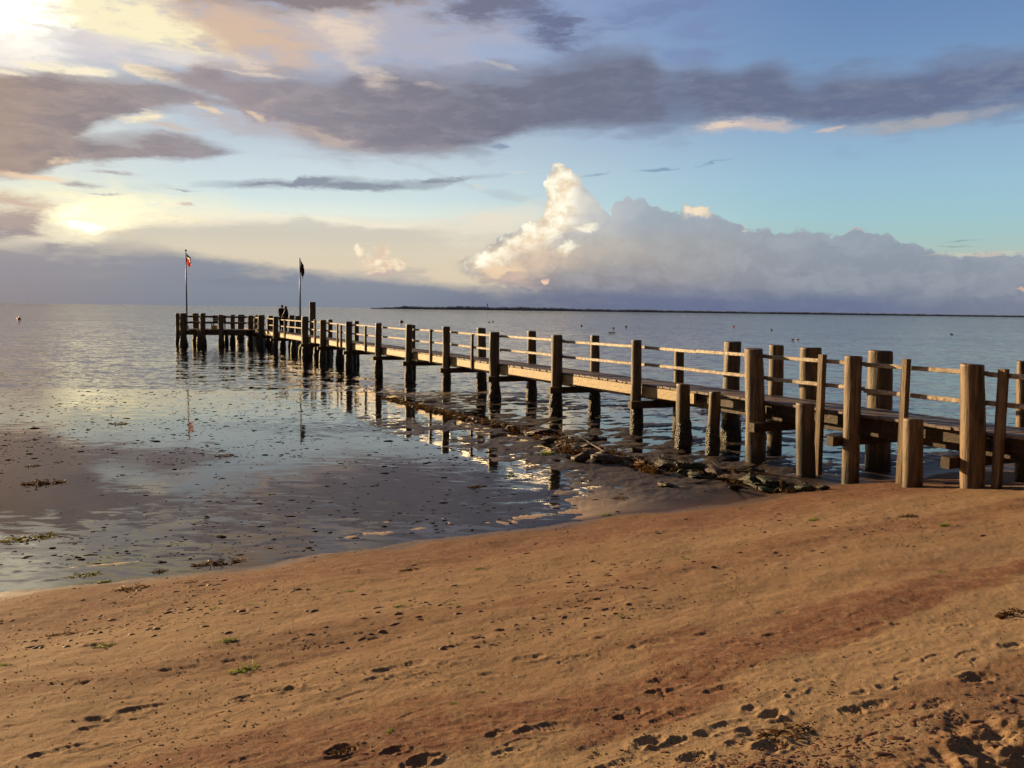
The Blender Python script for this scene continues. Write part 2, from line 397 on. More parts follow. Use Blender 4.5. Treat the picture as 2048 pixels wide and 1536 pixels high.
class MB:
    """collects shapes into one mesh"""
    def __init__(s): s.v, s.f = [], []
    def add(s, v, f):
        n = len(s.v); s.v += [tuple(p) for p in v]; s.f += [tuple(i + n for i in q) for q in f]; return s
    def box(s, c, ax, ay, az_, hx, hy, hz, jit=0.0, bev=0.006):
        """box with chamfered ends along its long edges"""
        c, ax, ay, az_ = map(np.array, (c, ax, ay, az_))
        b = min(bev, hy * 0.4, hz * 0.4)
        prof = [(-hy + b, -hz), (hy - b, -hz), (hy, -hz + b), (hy, hz - b), (hy - b, hz), (-hy + b, hz), (-hy, hz - b), (-hy, -hz + b)]
        vv = []
        for sx in (-hx, hx):
            j = np.random.default_rng(int(abs(c[0] * 977 + c[1] * 331 + sx * 77)) % 99991).normal(0, jit, 2) if jit else (0, 0)
            for py, pz in prof: vv.append(c + ax * sx + ay * (py + j[0]) + az_ * (pz + j[1]))
        ff = [tuple(range(7, -1, -1)), tuple(range(8, 16))]
        for i in range(8): ff.append((i, (i + 1) % 8, 8 + (i + 1) % 8, 8 + i))
        return s.add(vv, ff)
    def tube(s, p0, p1, r0, r1=None, n=8):
        p0, p1 = np.array(p0, float), np.array(p1, float); r1 = r0 if r1 is None else r1
        d = _n(p1 - p0); u = _n(np.cross(d, (0.3, 0.9, 0.2))); w = np.cross(d, u)
        vv = [p + (u * math.cos(2 * math.pi * i / n) + w * math.sin(2 * math.pi * i / n)) * r for p, r in ((p0, r0), (p1, r1)) for i in range(n)]
        ff = [(i, (i + 1) % n, n + (i + 1) % n, n + i) for i in range(n)] + [tuple(range(n - 1, -1, -1)), tuple(range(n, 2 * n))]
        return s.add(vv, ff)
    def build(s, name, mat, parent=None, smooth=False):
        return link(name, mesh_np(name, s.v, s.f, smooth), mat, parent)
def new_mat(name):
    m = bpy.data.materials.new(name); m.use_nodes = True
    t = m.node_tree
    for n in list(t.nodes): t.nodes.remove(n)
    return m, G(t)
def finish(m, q, shader):
    o = q.node('ShaderNodeOutputMaterial'); m.node_tree.links.new(shader, o.inputs[0]); return m
def bsdf(q, color, rough, normal=None, spec=0.5, **kw):
    b = q.node('ShaderNodeBsdfPrincipled')
    for k, v in (('Base Color', color), ('Roughness', rough), ('Specular IOR Level', spec)):
        s = b.inputs[k]
        q.put(s, v if isinstance(v, (int, float, bpy.types.NodeSocket)) else (v[0], v[1], v[2], 1.0))
    if normal is not None: q.put(b.inputs['Normal'], normal)
    for k, v in kw.items(): q.put(b.inputs[k.replace('_', ' ')], v)
    return b.outputs[0]
def bump(q, h, strength=0.5, dist=0.01, normal=None):
    n = q.node('ShaderNodeBump'); q.put(n.inputs['Height'], h); n.inputs['Strength'].default_value = strength
    n.inputs['Distance'].default_value = dist
    if normal is not None: q.put(n.inputs['Normal'], normal)
    return n.outputs[0]
def attr(q, name): return q.node('ShaderNodeAttribute', attribute_name=name).outputs['Fac']
def position(q): return q.node('ShaderNodeNewGeometry').outputs['Position']

# numpy noise
def _hash(i, j, seed):
    n = (i.astype(np.int64) * 374761393 + j.astype(np.int64) * 668265263 + seed * 974634251) & 0x7FFFFFFF
    n = ((n ^ (n >> 13)) * 1274126177) & 0x7FFFFFFF
    return ((n ^ (n >> 16)) & 0xFFFF) / 65535.0
def vnoise(x, y, seed=0):
    i, j = np.floor(x), np.floor(y); fx, fy = x - i, y - j
    fx = fx * fx * fx * (fx * (fx * 6 - 15) + 10); fy = fy * fy * fy * (fy * (fy * 6 - 15) + 10)
    a, b, c, d = _hash(i, j, seed), _hash(i + 1, j, seed), _hash(i, j + 1, seed), _hash(i + 1, j + 1, seed)
    return (a * (1 - fx) + b * fx) * (1 - fy) + (c * (1 - fx) + d * fx) * fy - 0.5
def fbm(x, y, octv=4, seed=0, gain=0.5, lac=2.03):
    r, a = 0.0, 1.0
    for o in range(octv):
        r = r + a * vnoise(x + o * 17.3, y - o * 9.1, seed + o); x, y, a = x * lac * 0.8 - y * lac * 0.6, x * lac * 0.6 + y * lac * 0.8, a * gain
    return r
def sstep(t, a, b):
    t = np.clip((t - a) / (b - a), 0, 1); return t * t * (3 - 2 * t)

# ------------------------------------------------------------------ beach, flats and sea bed: one sheet
SX = np.array([-4000, -300, -60, -15, -8, -5.1, -1.9, 2.0, 4.6, 6.5, 9.1, 14, 30, 60, 300, 4000.0])
SY = np.array([-900, -120, -30, 3.4, 7.2, 8.9, 10.5, 12.8, 14.5, 15.8, 16.9, 18.6, 25, 36, 110, 1100.0])
_sx = np.concatenate([np.linspace(-4000, -60, 200), np.linspace(-59.9, 60, 2400), np.linspace(60.1, 4000, 200)])
_sy = np.interp(_sx, SX, SY); _k = np.hanning(41); _k /= _k.sum()
_mid = slice(220, 2580); _sy[_mid] = np.convolve(_sy, _k, 'same')[_mid]
G0, GD, GN = np.array([-4.06, 28.8]), np.array([0.537, -0.843]), np.array([0.843, 0.537])
def inland(x, y):
    return (np.interp(x, _sx, _sy) - y) * 0.87
def base_z(x, y):
    """smooth ground level"""
    x, y = np.asarray(x, float), np.asarray(y, float)
    s = inland(x, y) + 0.42 * fbm(x * 0.6, y * 0.6, 5, 3)
    dry = 2.2 * (1 - np.exp(-np.maximum(s, 0) / 13.0))
    q = (x - G0[0]) * GN[0] + (y - G0[1]) * GN[1]
    pier_side = sstep(q, -0.2, 0.6)
    flats = -0.05 + 0.046 * pier_side + (0.046 * sstep(q, -5.5, -2.2) + 0.010 * sstep(q, -3.2, -1.5)) * sstep(y, 29, 21) * (1 - pier_side)
    flats = flats + 0.043 * sstep(s, -3.0, -0.3) * (1 - 0.6 * pier_side) + 0.022 * fbm(x * 0.28, y * 0.28, 2, 13)
    flats = flats - 0.35 * sstep(y, 30.5, 46) - 0.06 * sstep(q, 6.5, 10)
    t = np.clip(-s / 0.5, 0, 1)
    wet = flats * t
    dry = dry + 9.0 * sstep(s, 17, 32)           # unseen grassy rise added behind the beach to block low skylight
    return np.where(s > 0, dry, wet), s, q
FEET = []     # filled from the list below: (x, y, heading, length, depth, kind)
def relief(x, y, s, q):
    """everything smaller: wind and wash undulations, mud ripples, scuffs"""
    al, ac = x * 0.87 + y * 0.49, -x * 0.49 + y * 0.87        # along / across the shore
    land = sstep(s, 0.0, 1.2)
    z = land * (0.016 * fbm(al * 0.9, ac * 2.1, 4, 21) + 0.006 * fbm(al * 7, ac * 11, 3, 31))
    z = z + land * 0.0035 * fbm(x * 38, y * 38, 2, 33)
    # trampled dry sand low on the right
    p0, p1 = TR0, TR1
    side = TRS * ((x - p0[0]) * (p1[1] - p0[1]) - (y - p0[1]) * (p1[0] - p0[0])) / math.hypot(p1[0] - p0[0], p1[1] - p0[1])
    tram = sstep(side + 0.35 * fbm(x * 2.3, y * 2.3, 3, 41), -0.05, 0.45)
    lump = fbm(x * 4.6, y * 4.6, 4, 43, 0.55)
    z = z + tram * (0.085 * lump - 0.03 * np.abs(fbm(x * 7.5, y * 7.5, 2, 47)) + 0.012 * fbm(x * 26, y * 26, 2, 48))
    # mud and puddles by the pier, thin ripples in the shallows
    sea = sstep(-s, 0.1, 0.9)
    mud = sstep(q, -5.0, -2.4) * sstep(y, 33, 29)
    rip = fbm(al * 1.6, ac * 3.4, 4, 51, 0.55)
    z = z + sea * mud * ((0.050 - 0.024 * sstep(q, -0.3, -1.2)) * rip + 0.022 * fbm(al * 5.5, ac * 10, 3, 57))
    near = sea * (1 - mud) * sstep(-s, 5.5, 1.5)
    wv = np.sin(al * 3.0 + ac * 62.0 + 5.0 * fbm(al * 1.5, ac * 3, 2, 61)) * sstep(fbm(al * 0.7, ac * 1.3, 2, 63), 0.0, 0.25)
    z = z + near * (0.034 * fbm(al * 1.3, ac * 4.2, 5, 65, 0.62) + 0.007 * wv)
    z = z + sea * (1 - mud) * 0.012 * fbm(x * 0.6, y * 0.6, 3, 67)
    return z, tram, mud
TR0, TR1, TRS = None, None, 1.0
def ground_hits(px, py):
    d = np.stack([M3 @ np.array([a - 1024.0, 768.0 - b, -F_PX]) for a, b in zip(px, py)]) / F_PX
    lo, hi = np.full(len(d), 0.5), np.minimum(400.0, np.abs((EYE + 0.06) / d[:, 2]))
    for _ in range(34):
        t = 0.5 * (lo + hi); up = EYE + d[:, 2] * t > base_z(d[:, 0] * t, d[:, 1] * t)[0]
        lo = np.where(up, t, lo); hi = np.where(up, hi, t)
    return np.stack([d[:, 0] * hi, d[:, 1] * hi, EYE + d[:, 2] * hi], 1)
def ground_hit(px, py):
    """where the sight line through a pixel of the photograph meets the smooth ground"""
    d = ray(px, py) / F_PX
    lo, hi = 0.5, min(400.0, abs((EYE + 0.06) / d[2]) if d[2] < -1e-6 else 400.0)
    for _ in range(44):
        t = 0.5 * (lo + hi); p = d * t
        if EYE + p[2] > float(base_z(p[0], p[1])[0]): lo = t
        else: hi = t
    p = d * hi
    return np.array([p[0], p[1], float(base_z(p[0], p[1])[0])])
TR0, TR1 = ground_hit(1360, 1560)[:2], ground_hit(2080, 1385)[:2]
_c = ground_hit(2040, 1530)
TRS = 1.0 if (_c[0] - TR0[0]) * (TR1[1] - TR0[1]) - (_c[1] - TR0[1]) * (TR1[0] - TR0[0]) > 0 else -1.0

def stamp(x, y, fx, fy, head, ln, depth, kind, seed):
    """a shoe print: sole and heel hollows with a pushed-up rim and tread"""
    c, s_ = math.cos(head), math.sin(head); depth = depth * (0.44 if fy > 4.4 else 0.46)
    u = ((x - fx) * c + (y - fy) * s_) / ln; v = (-(x - fx) * s_ + (y - fy) * c) / ln
    wob = 0.30 * fbm(u * 5 + seed, v * 5 - seed, 4, 71, 0.6)
    z = np.zeros_like(u)
    if kind == 'shoe':
        r1 = np.sqrt(((u - 0.17) / 0.34) ** 2 + ((v - 0.02) / 0.17) ** 2) + wob
        r2 = np.sqrt(((u + 0.34) / 0.17) ** 2 + ((v + 0.01) / 0.13) ** 2) + wob
        r = np.minimum(r1, r2)
        hole = sstep(r, 1.3, 0.25); rim = np.exp(-((r - 1.28) / 0.26) ** 2) * np.clip(0.8 + 5 * wob, 0, 2)
        z = -depth * hole * (0.75 + 0.5 * sstep(-u, 0.05, 0.3)) + depth * 0.5 * rim
        z = z + hole * depth * 0.30 * np.sin(u * 62 + 8 * wob) * (0.4 + 2 * np.abs(wob))
    elif kind == 'pit':
        r = np.sqrt((u / 0.36) ** 2 + (v / 0.2) ** 2) + 1.4 * wob
        z = -depth * 1.3 * sstep(r, 1.25, 0.1) + depth * 0.5 * np.exp(-((r - 1.3) / 0.3) ** 2) * np.clip(1 + 5 * wob, 0, 2.2)
        z = z + sstep(r, 1.9, 1.0) * depth * 0.35 * fbm(u * 12, v * 12, 2, 77)
    else:                                                   # only the edge of a sole
        r = np.sqrt((u / 0.45) ** 2 + (v / 0.16) ** 2) + wob
        z = -depth * 0.9 * np.exp(-((r - 0.9) / 0.16) ** 2) * sstep(v + 0.6 * wob, -0.08, 0.06) + depth * 0.4 * np.exp(-((r - 1.2) / 0.2) ** 2)
    return z
def shore_head(dx=0.0): return math.atan2(0.49, 0.87) + dx
PRINTS = [  # px, py, length in px, depth cm, kind, turn
    (245, 1428, 150, 2.6, 'shoe', 0.05), (185, 1457, 80, 1.6, 'pit', 0.1), (262, 1442, 70, 1.4, 'edge', 0), (530, 1388, 150, 2.6, 'shoe', 0.0), (575, 1380, 70, 2.0, 'pit', 0),
    (800, 1335, 110, 2.2, 'shoe', 0.0), (750, 1356, 70, 1.8, 'pit', 0.1), (690, 1372, 80, 1.1, 'edge', 0.1), (712, 1392, 110, 1.0, 'edge', 0.1), (365, 1336, 90, 1.5, 'shoe', 0), (172, 1364, 60, 1.5, 'pit', 0),
    (120, 1505, 120, 1.8, 'shoe', 0.12), (165, 1500, 60, 1.6, 'edge', 0), (410, 1475, 70, 1.3, 'edge', 0.1), (505, 1468, 60, 1.0, 'edge', 0), (40, 1450, 70, 1.2, 'edge', 0), (30, 1478, 80, 1.0, 'edge', 0),
    (475, 1224, 60, 2.2, 'pit', 0), (285, 1252, 50, 1.4, 'pit', 0), (335, 1248, 40, 1.3, 'pit', 0), (195, 1290, 80, 2.2, 'pit', 0.0), (640, 1196, 50, 1.3, 'pit', 0), (600, 1199, 60, 1.2, 'edge', 0), (770, 1182, 60, 1.4, 'pit', 0),
    (820, 1140, 40, 1.4, 'pit', 0), (590, 1285, 50, 1.3, 'pit', 0), (750, 1275, 35, 1.4, 'pit', 0), (915, 1234, 35, 1.2, 'pit', 0), (1060, 1316, 90, 2.2, 'pit', 0.0), (1150, 1318, 90, 1.3, 'edge', 0.05), (1200, 1277, 50, 1.8, 'pit', 0),
    (1300, 1285, 100, 1.8, 'shoe', 0), (1225, 1203, 60, 1.1, 'pit', 0), (1085, 1226, 50, 1.2, 'shoe', 0), (1400, 1268, 40, 1.0, 'pit', 0), (1570, 1225, 70, 1.5, 'pit', 0), (1545, 1268, 60, 1.8, 'pit', 0), (1720, 1228, 70, 1.2, 'edge', 0),
    (1745, 1250, 80, 1.6, 'shoe', 0), (1790, 1248, 40, 1.2, 'pit', 0), (1920, 1254, 80, 1.5, 'edge', 0.05), (1760, 1299, 60, 1.2, 'shoe', 0), (1830, 1296, 45, 1.0, 'edge', 0), (1310, 1382, 60, 1.8, 'pit', 0), (1350, 1377, 80, 1.2, 'shoe', 0),
    (1445, 1376, 90, 1.4, 'shoe', 0), (1630, 1354, 90, 1.2, 'shoe', 0), (1530, 1325, 80, 1.0, 'edge', 0.1), (1790, 1366, 100, 1.8, 'shoe', 0), (1720, 1386, 50, 1.5, 'pit', 0), (1590, 1384, 55, 1.5, 'shoe', 0), (1265, 1425, 90, 1.6, 'shoe', 0),
    (1345, 1430, 110, 1.7, 'shoe', 0), (1545, 1430, 90, 2.6, 'pit', 0.1), (1500, 1415, 60, 1.8, 'pit', 0.1), (1440, 1456, 120, 2.0, 'shoe', 0.1), (1300, 1483, 100, 3.2, 'pit', 0), (1350, 1480, 50, 2.2, 'pit', 0), (1080, 1456, 110, 1.7, 'shoe', 0),
    (1390, 1515, 90, 2.8, 'pit', 0), (1240, 1528, 110, 2.2, 'shoe', 0), (1540, 1492, 110, 3.0, 'pit', 0), (1740, 1412, 100, 2.2, 'shoe', 0), (1700, 1418, 50, 1.8, 'pit', 0), (1950, 1358, 110, 3.0, 'pit', 0), (2020, 1292, 80, 2.4, 'pit', 0), (1870, 1315, 90, 1.6, 'edge', 0.1),
    (1940, 1308, 90, 1.5, 'edge', 0.1), (1460, 1284, 60, 1.2, 'pit', 0), (1505, 1288, 40, 1.1, 'pit', 0), (840, 1520, 100, 3.2, 'pit', 0), (790, 1500, 50, 2.2, 'pit', 0), (685, 1500, 90, 2.4, 'pit', 0.3), (710, 1516, 60, 1.8, 'edge', 0), (830, 1430, 90, 1.0, 'edge', 0.1),
    (1010, 1460, 90, 1.5, 'shoe', 0), (930, 1372, 60, 1.0, 'edge', 0), (910, 1322, 70, 1.0, 'shoe', 0), (660, 1290, 60, 0.9, 'edge', 0), (1590, 1200, 50, 1.0, 'edge', 0), (1710, 1180, 50, 0.9, 'edge', 0), (1480, 1190, 60, 1.0, 'edge', 0), (1300, 1230, 60, 1.0, 'edge', 0),
]
_g = np.random.default_rng(4)
for _k in range(70):
    _x = _g.uniform(0, 2048); _y = _g.uniform(1210, 1530) if _x < 1100 else _g.uniform(1190, 1500)
    PRINTS.append((_x, _y, _g.uniform(50, 110) * (_y - 900) / 500, _g.uniform(0.5, 1.1), _g.choice(['shoe', 'edge', 'edge', 'pit']), _g.normal(0, 0.15)))
for px, py, ln, dp, kd, tr in PRINTS:
    h = ground_hit(px, py); d = h[1]
    FEET.append((h[0], h[1], shore_head(tr + rng.normal(0, 0.1)), max(0.16, min(0.36, ln * d / 1800 * 1.05)), dp * 0.011, kd))
_az = np.concatenate([np.linspace(-180, -50, 44), np.linspace(-49, -36.2, 24), np.arange(-36, 36.001, 0.076), np.linspace(36.2, 49, 24), np.linspace(50, 180, 44)[:-1]])
_r = [0.25, 0.6, 1.0, 1.4, 1.8, 2.1, 2.3]
while _r[-1] < 60:
    _r.append(_r[-1] + min(max(0.0042, _r[-1] ** 2 / 1900.0), 0.085 if _r[-1] < 36 else 1.2))
while _r[-1] < 30000: _r.append(_r[-1] * 1.25)
_r = np.array(_r)
AZ, RR = np.meshgrid(np.radians(_az), _r, indexing='xy')
gx, gy = (RR * np.sin(AZ)).ravel(), (RR * np.cos(AZ)).ravel()
gz, gs, gq = base_z(gx, gy)
gr, gtram, gmud = relief(gx, gy, gs, gq)
fade = sstep(RR.ravel(), 160, 60)
gz = gz + gr * fade
for k, (fx, fy, hd, ln, dp, kd) in enumerate(FEET):
    i = np.where((np.abs(gx - fx) < ln * 1.3) & (np.abs(gy - fy) < ln * 1.3))[0]
    if len(i): gz[i] += stamp(gx[i], gy[i], fx, fy, hd, ln, dp, kd, k)
nA, nR = len(_az), len(_r)
ii = np.arange(nR * nA).reshape(nR, nA)
q0 = ii[:-1, :]; q1 = ii[1:, :]
faces = np.stack([q0, q1, np.roll(q1, -1, 1), np.roll(q0, -1, 1)], -1).reshape(-1, 4)[:, ::-1]
ground_me = mesh_np('beach', np.stack([gx, gy, gz], 1), faces)
for nm, arr in (('inland', gs), ('mud', gmud), ('tram', gtram)):
    a = ground_me.attributes.new(nm, 'FLOAT', 'POINT'); a.data.foreach_set('value', arr.astype(np.float32))
def ground_z(x, y):
    z, s, q = base_z(x, y); x = np.asarray(x, float); y = np.asarray(y, float)
    return z + relief(x, y, s, q)[0]

# sand / mud material
m_sand, q = new_mat('beach_sand')
P = position(q); X_, Y_, Z_ = q.sep(P)
inl = attr(q, 'inland'); mudA = attr(q, 'mud'); trA = attr(q, 'tram')
al = q.m('MULTIPLY_ADD', X_, 0.87, q.m('MULTIPLY', Y_, 0.49)); ac = q.m('MULTIPLY_ADD', X_, -0.49, q.m('MULTIPLY', Y_, 0.87))
AL = q.comb(al, ac, 0.0)
n_big = q.noise(q.vm('MULTIPLY', AL, (0.45, 1.9, 1.0)), 1.0, 5.0, 0.6).outputs[0]
n_fine = q.noise(P, 90.0, 4.0, 0.7).outputs[0]
n_med = q.noise(P, 9.0, 4.0, 0.6).outputs[0]
sand = q.mix(q.ss(n_big, 0.3, 0.7), (0.325, 0.210, 0.128), (0.255, 0.158, 0.092))
sand = q.mix(q.m('MULTIPLY', q.ss(n_med, 0.4, 0.75), 0.45), sand, (0.225, 0.128, 0.064))
# reddish weed-and-shell wash lines lie along the shore
in_w = q.m('ADD', inl, q.m('MULTIPLY', q.m('SUBTRACT', n_big, 0.5), 2.0))
band = lambda a, b, c, d: q.m('MULTIPLY', q.ss(in_w, a, b), q.ss(in_w, d, c))
red = q.m('MAXIMUM', q.m('MAXIMUM', band(-0.2, 0.35, 1.6, 2.9), q.m('MULTIPLY', band(3.7, 3.95, 4.1, 4.45), 0.6)),
          q.m('MAXIMUM', band(5.6, 6.0, 6.35, 6.6), q.m('MULTIPLY', band(7.35, 7.5, 7.7, 7.9), 0.6)))
n_mot = q.noise(P, 26.0, 4.0, 0.7).outputs[0]
red = q.m('MULTIPLY', red, q.ss(q.m('ADD', q.m('MULTIPLY', n_med, 0.5), q.m('MULTIPLY', n_mot, 0.5)), 0.36, 0.56, 0.25, 1.0))
sand = q.mix(q.m('MULTIPLY', q.m('MULTIPLY', q.ss(in_w, 6.4, 6.7), q.ss(in_w, 8.2, 7.4)), 0.6), sand, (0.375, 0.258, 0.155))
sand = q.mix(q.m('MULTIPLY', red, 0.92), sand, (0.175, 0.072, 0.045))
sand = q.mix(q.ss(in_w, 2.4, 0.2, 0.0, 0.5), sand, (0.125, 0.068, 0.042))
grit = q.noise(P, 150.0, 4.0, 0.8).outputs[0]
sand = q.mix(q.m('MULTIPLY', q.ss(grit, 0.52, 0.66), 0.7), sand, (0.105, 0.053, 0.029))
sand = q.mix(q.m('MULTIPLY', q.ss(grit, 0.46, 0.34), 0.55), sand, (0.52, 0.37, 0.23))
sand = q.mix(q.ss(inl, 17.0, 20.0), sand, (0.030, 0.034, 0.012))  # dark cover of the added rise, so it bounces little light
wetn = q.m('ADD', inl, q.m('MULTIPLY', q.m('SUBTRACT', n_big, 0.5), 0.9))
wet = q.ss(wetn, 0.75, 0.05)
mudc = q.mix(q.ss(n_med, 0.35, 0.65), (0.042, 0.030, 0.023), (0.085, 0.058, 0.041))
bed = q.mix(mudA, q.mix(q.ss(inl, -4.5, -0.8), (0.38, 0.26, 0.165), (0.58, 0.40, 0.25)), mudc)
bed = q.mix(q.ss(inl, -0.35, -0.05), bed, (0.115, 0.066, 0.040))
col = q.mix(wet, sand, bed)
col = q.mix(q.m('MULTIPLY', q.ss(Y_, 30.0, 40.0), wet), col, (0.03, 0.035, 0.035))
rough = q.m('MAXIMUM', q.ss(wet, 0.0, 1.0, 0.88, 0.42), q.m('MULTIPLY', mudA, 0.5))
hgt = q.m('ADD', q.m('MULTIPLY', n_fine, 0.6), q.m('MULTIPLY', grit, 0.5))
nrm = bump(q, hgt, 0.8, 0.010)
finish(m_sand, q, bsdf(q, col, rough, nrm, q.ss(wet, 0.0, 1.0, 0.12, 0.32)))
tag(link('beach', ground_me, m_sand), kind='structure')

# ------------------------------------------------------------------ water: one sheet to the horizon
wr = np.concatenate([[2.0, 6.0], np.geomspace(10, 60000, 40)]); wa = np.radians(np.linspace(-180, 180, 97)[:-1])
WA, WR = np.meshgrid(wa, wr)
wv_ = np.stack([(WR * np.sin(WA)).ravel(), (WR * np.cos(WA)).ravel(), np.zeros(WR.size)], 1)
ii = np.arange(WR.size).reshape(len(wr), len(wa))
wf = np.stack([ii[:-1], ii[1:], np.roll(ii[1:], -1, 1), np.roll(ii[:-1], -1, 1)], -1).reshape(-1, 4)[:, ::-1]
m_water, q = new_mat('sea_water')
P = position(q); X_, Y_, Z_ = q.sep(P)
def slopes(scale, detail, sx, sy):
    c = q.noise(q.vm('MULTIPLY', P, (sx, sy, 1.0)), scale, detail, 0.55, 0.3).outputs['Color']
    return q.vm('MULTIPLY', q.vm('SUBTRACT', c, (0.5, 0.5, 0.5)), (0.7, 1.0, 0.0))
qd = q.m('ADD', q.m('MULTIPLY', q.m('ADD', X_, 4.06), 0.843), q.m('MULTIPLY', q.m('SUBTRACT', Y_, 28.8), 0.537))
wob = q.noise(P, 0.35, 3.0, 0.6).outputs[0]
Yw = q.m('ADD', Y_, q.m('MULTIPLY', q.m('SUBTRACT', wob, 0.5), 2.0))
open_sea = q.m('MAXIMUM', q.ss(Yw, 30.3, 31.4), q.ss(q.m('ADD', qd, q.m('MULTIPLY', q.m('SUBTRACT', wob, 0.5), 5.0)), 3.6, 6.0))
gust = q.noise(q.vm('MULTIPLY', P, (0.02, 0.05, 1.0)), 1.0, 3.0, 0.6).outputs[0]
amp = q.m('MULTIPLY', open_sea, q.ss(gust, 0.35, 0.65, 0.30, 0.58))
amp = q.m('MULTIPLY', amp, q.ss(Y_, 30.0, 180.0, 0.62, 1.0))
big = q.vm('SCALE', q.vm('ADD', slopes(1.0, 3.0, 0.75, 1.35), slopes(3.3, 2.0, 0.8, 1.25)))
q.put(big.node.inputs['Scale'], amp)
calm = q.vm('SCALE', slopes(4.0, 4.0, 0.6, 1.5)); nearsh = q.ss(q.m('SUBTRACT', q.m('MULTIPLY_ADD', X_, 0.56, 11.6), Y_), -6.0, -1.8)
patch = q.noise(q.vm('MULTIPLY', P, (0.35, 0.8, 1.0)), 1.0, 3.0, 0.6).outputs[0]
q.put(calm.node.inputs['Scale'], q.m('ADD', q.m('ADD', q.ss(patch, 0.35, 0.7, 0.012, 0.05), q.ss(Y_, 19.0, 31.0, 0.0, 0.09)), q.m('MULTIPLY', nearsh, q.ss(patch, 0.3, 0.65, 0.04, 0.13))))
tilt = q.vm('ADD', big, calm)
nrm = q.vm('NORMALIZE', q.vm('ADD', tilt, (0.0, 0.0, 1.0)))
fr = q.node('ShaderNodeFresnel'); fr.inputs['IOR'].default_value = 1.333; q.put(fr.inputs['Normal'], nrm)
gl = q.node('ShaderNodeBsdfGlossy'); gl.inputs['Color'].default_value = (0.99, 0.945, 0.885, 1); gl.inputs['Roughness'].default_value = 0.03
q.put(gl.inputs['Normal'], nrm)
tr = q.node('ShaderNodeBsdfTransparent'); tr.inputs['Color'].default_value = (0.90, 0.83, 0.73, 1)
mx = q.node('ShaderNodeMixShader'); q.put(mx.inputs[0], fr.outputs[0])
m_water.node_tree.links.new(tr.outputs[0], mx.inputs[1]); m_water.node_tree.links.new(gl.outputs[0], mx.inputs[2])
finish(m_water, q, mx.outputs[0])
tag(link('water', mesh_np('water', wv_, wf), m_water), kind='structure')

# ------------------------------------------------------------------ sun
sl = bpy.data.lights.new('sun', 'SUN'); sl.energy = 5.0; sl.angle = R(0.6); sl.color = (1.0, 0.70, 0.36)
so = bpy.data.objects.new('sun', sl); COL.objects.link(so)
sd = Vector((math.sin(R(SUN_AZ)) * math.cos(R(SUN_EL)), math.cos(R(SUN_AZ)) * math.cos(R(SUN_EL)), math.sin(R(SUN_EL))))
so.rotation_euler = sd.to_track_quat('Z', 'Y').to_euler(); so.location = (-30, 30, 20)
# ------------------------------------------------------------------ timber
def timber(name, c_dark, c_light, rough=0.6, wet_line=None, along='z', spec=0.4, scale=1.0):
    m, q = new_mat(name); bs = 0.25 if name == 'bleached_rail_wood' else 0.9
    tc = q.node('ShaderNodeTexCoord').outputs['Object']
    oi = q.node('ShaderNodeObjectInfo').outputs['Random']
    st = {'z': (14, 14, 0.9), 'x': (0.9, 14, 14)}[along]
    v = q.vm('ADD', tc, q.vm('SCALE', q.comb(oi, oi, oi)))
    v.node.inputs[1].links[0].from_node.inputs['Scale'].default_value = 37.0
    gr = q.noise(q.vm('MULTIPLY', v, tuple(a * scale for a in st)), 1.0, 5.0, 0.65, 0.4).outputs[0]
    bl = q.noise(v, 2.3, 4.0, 0.6).outputs[0]
    fine = q.noise(q.vm('MULTIPLY', v, tuple(a * 4.5 * scale for a in st)), 1.0, 3.0, 0.6).outputs[0]
    col = q.mix(q.ss(gr, 0.34, 0.68), c_dark, c_light)
    col = q.mix(q.m('MULTIPLY', q.ss(bl, 0.5, 0.72), 0.6), col, tuple(a * 0.42 for a in c_light))
    col = q.mix(q.m('MULTIPLY', q.ss(fine, 0.55, 0.68), 0.75), col, tuple(a * 0.3 for a in c_dark))
    col = q.mix(q.m('MULTIPLY', oi, 0.3), col, c_dark)
    rg = q.ss(gr, 0.3, 0.7, rough - 0.08, rough + 0.12)
    if wet_line is not None:
        z = q.sep(position(q))[2]
        zz = q.m('ADD', z, q.m('MULTIPLY', q.m('SUBTRACT', bl, 0.5), 0.5))
        w = q.ss(zz, wet_line + 0.22, wet_line - 0.1)
        col = q.mix(w, col, (0.032, 0.021, 0.014)); rg = q.mix(w, q.comb(rg, rg, rg), (0.42, 0.42, 0.42))
        rg = q.sep(rg)[0]
    h = q.m('ADD', gr, q.m('MULTIPLY', fine, 0.6))
    return finish(m, q, bsdf(q, col, rg, bump(q, h, bs, 0.012), spec))
m_pile = timber('weathered_pile_wood', (0.028, 0.015, 0.007), (0.18, 0.106, 0.048), 0.5, 0.72, spec=0.65)
m_land_pile = timber('dry_pile_wood', (0.036, 0.019, 0.008), (0.285, 0.172, 0.076), 0.5, 0.22, spec=0.65)
m_rail = timber('bleached_rail_wood', (0.24, 0.165, 0.10), (0.66, 0.54, 0.39), 0.38, along='x', spec=1.0)
m_post = timber('rail_post_wood', (0.08, 0.046, 0.024), (0.30, 0.20, 0.11), 0.5)
m_deck = timber('deck_plank_wood', (0.15, 0.105, 0.088), (0.28, 0.215, 0.185), 0.55, along='x', spec=0.45)
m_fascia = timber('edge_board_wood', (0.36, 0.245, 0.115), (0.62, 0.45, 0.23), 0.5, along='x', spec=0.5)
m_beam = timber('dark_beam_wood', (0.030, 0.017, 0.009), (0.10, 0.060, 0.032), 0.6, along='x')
m_crust, q = new_mat('mussel_crust')
P = position(q); vz = q.node('ShaderNodeTexVoronoi'); q.put(vz.inputs['Vector'], P); vz.inputs['Scale'].default_value = 34.0
nn = q.noise(P, 12.0, 3.0, 0.6).outputs[0]
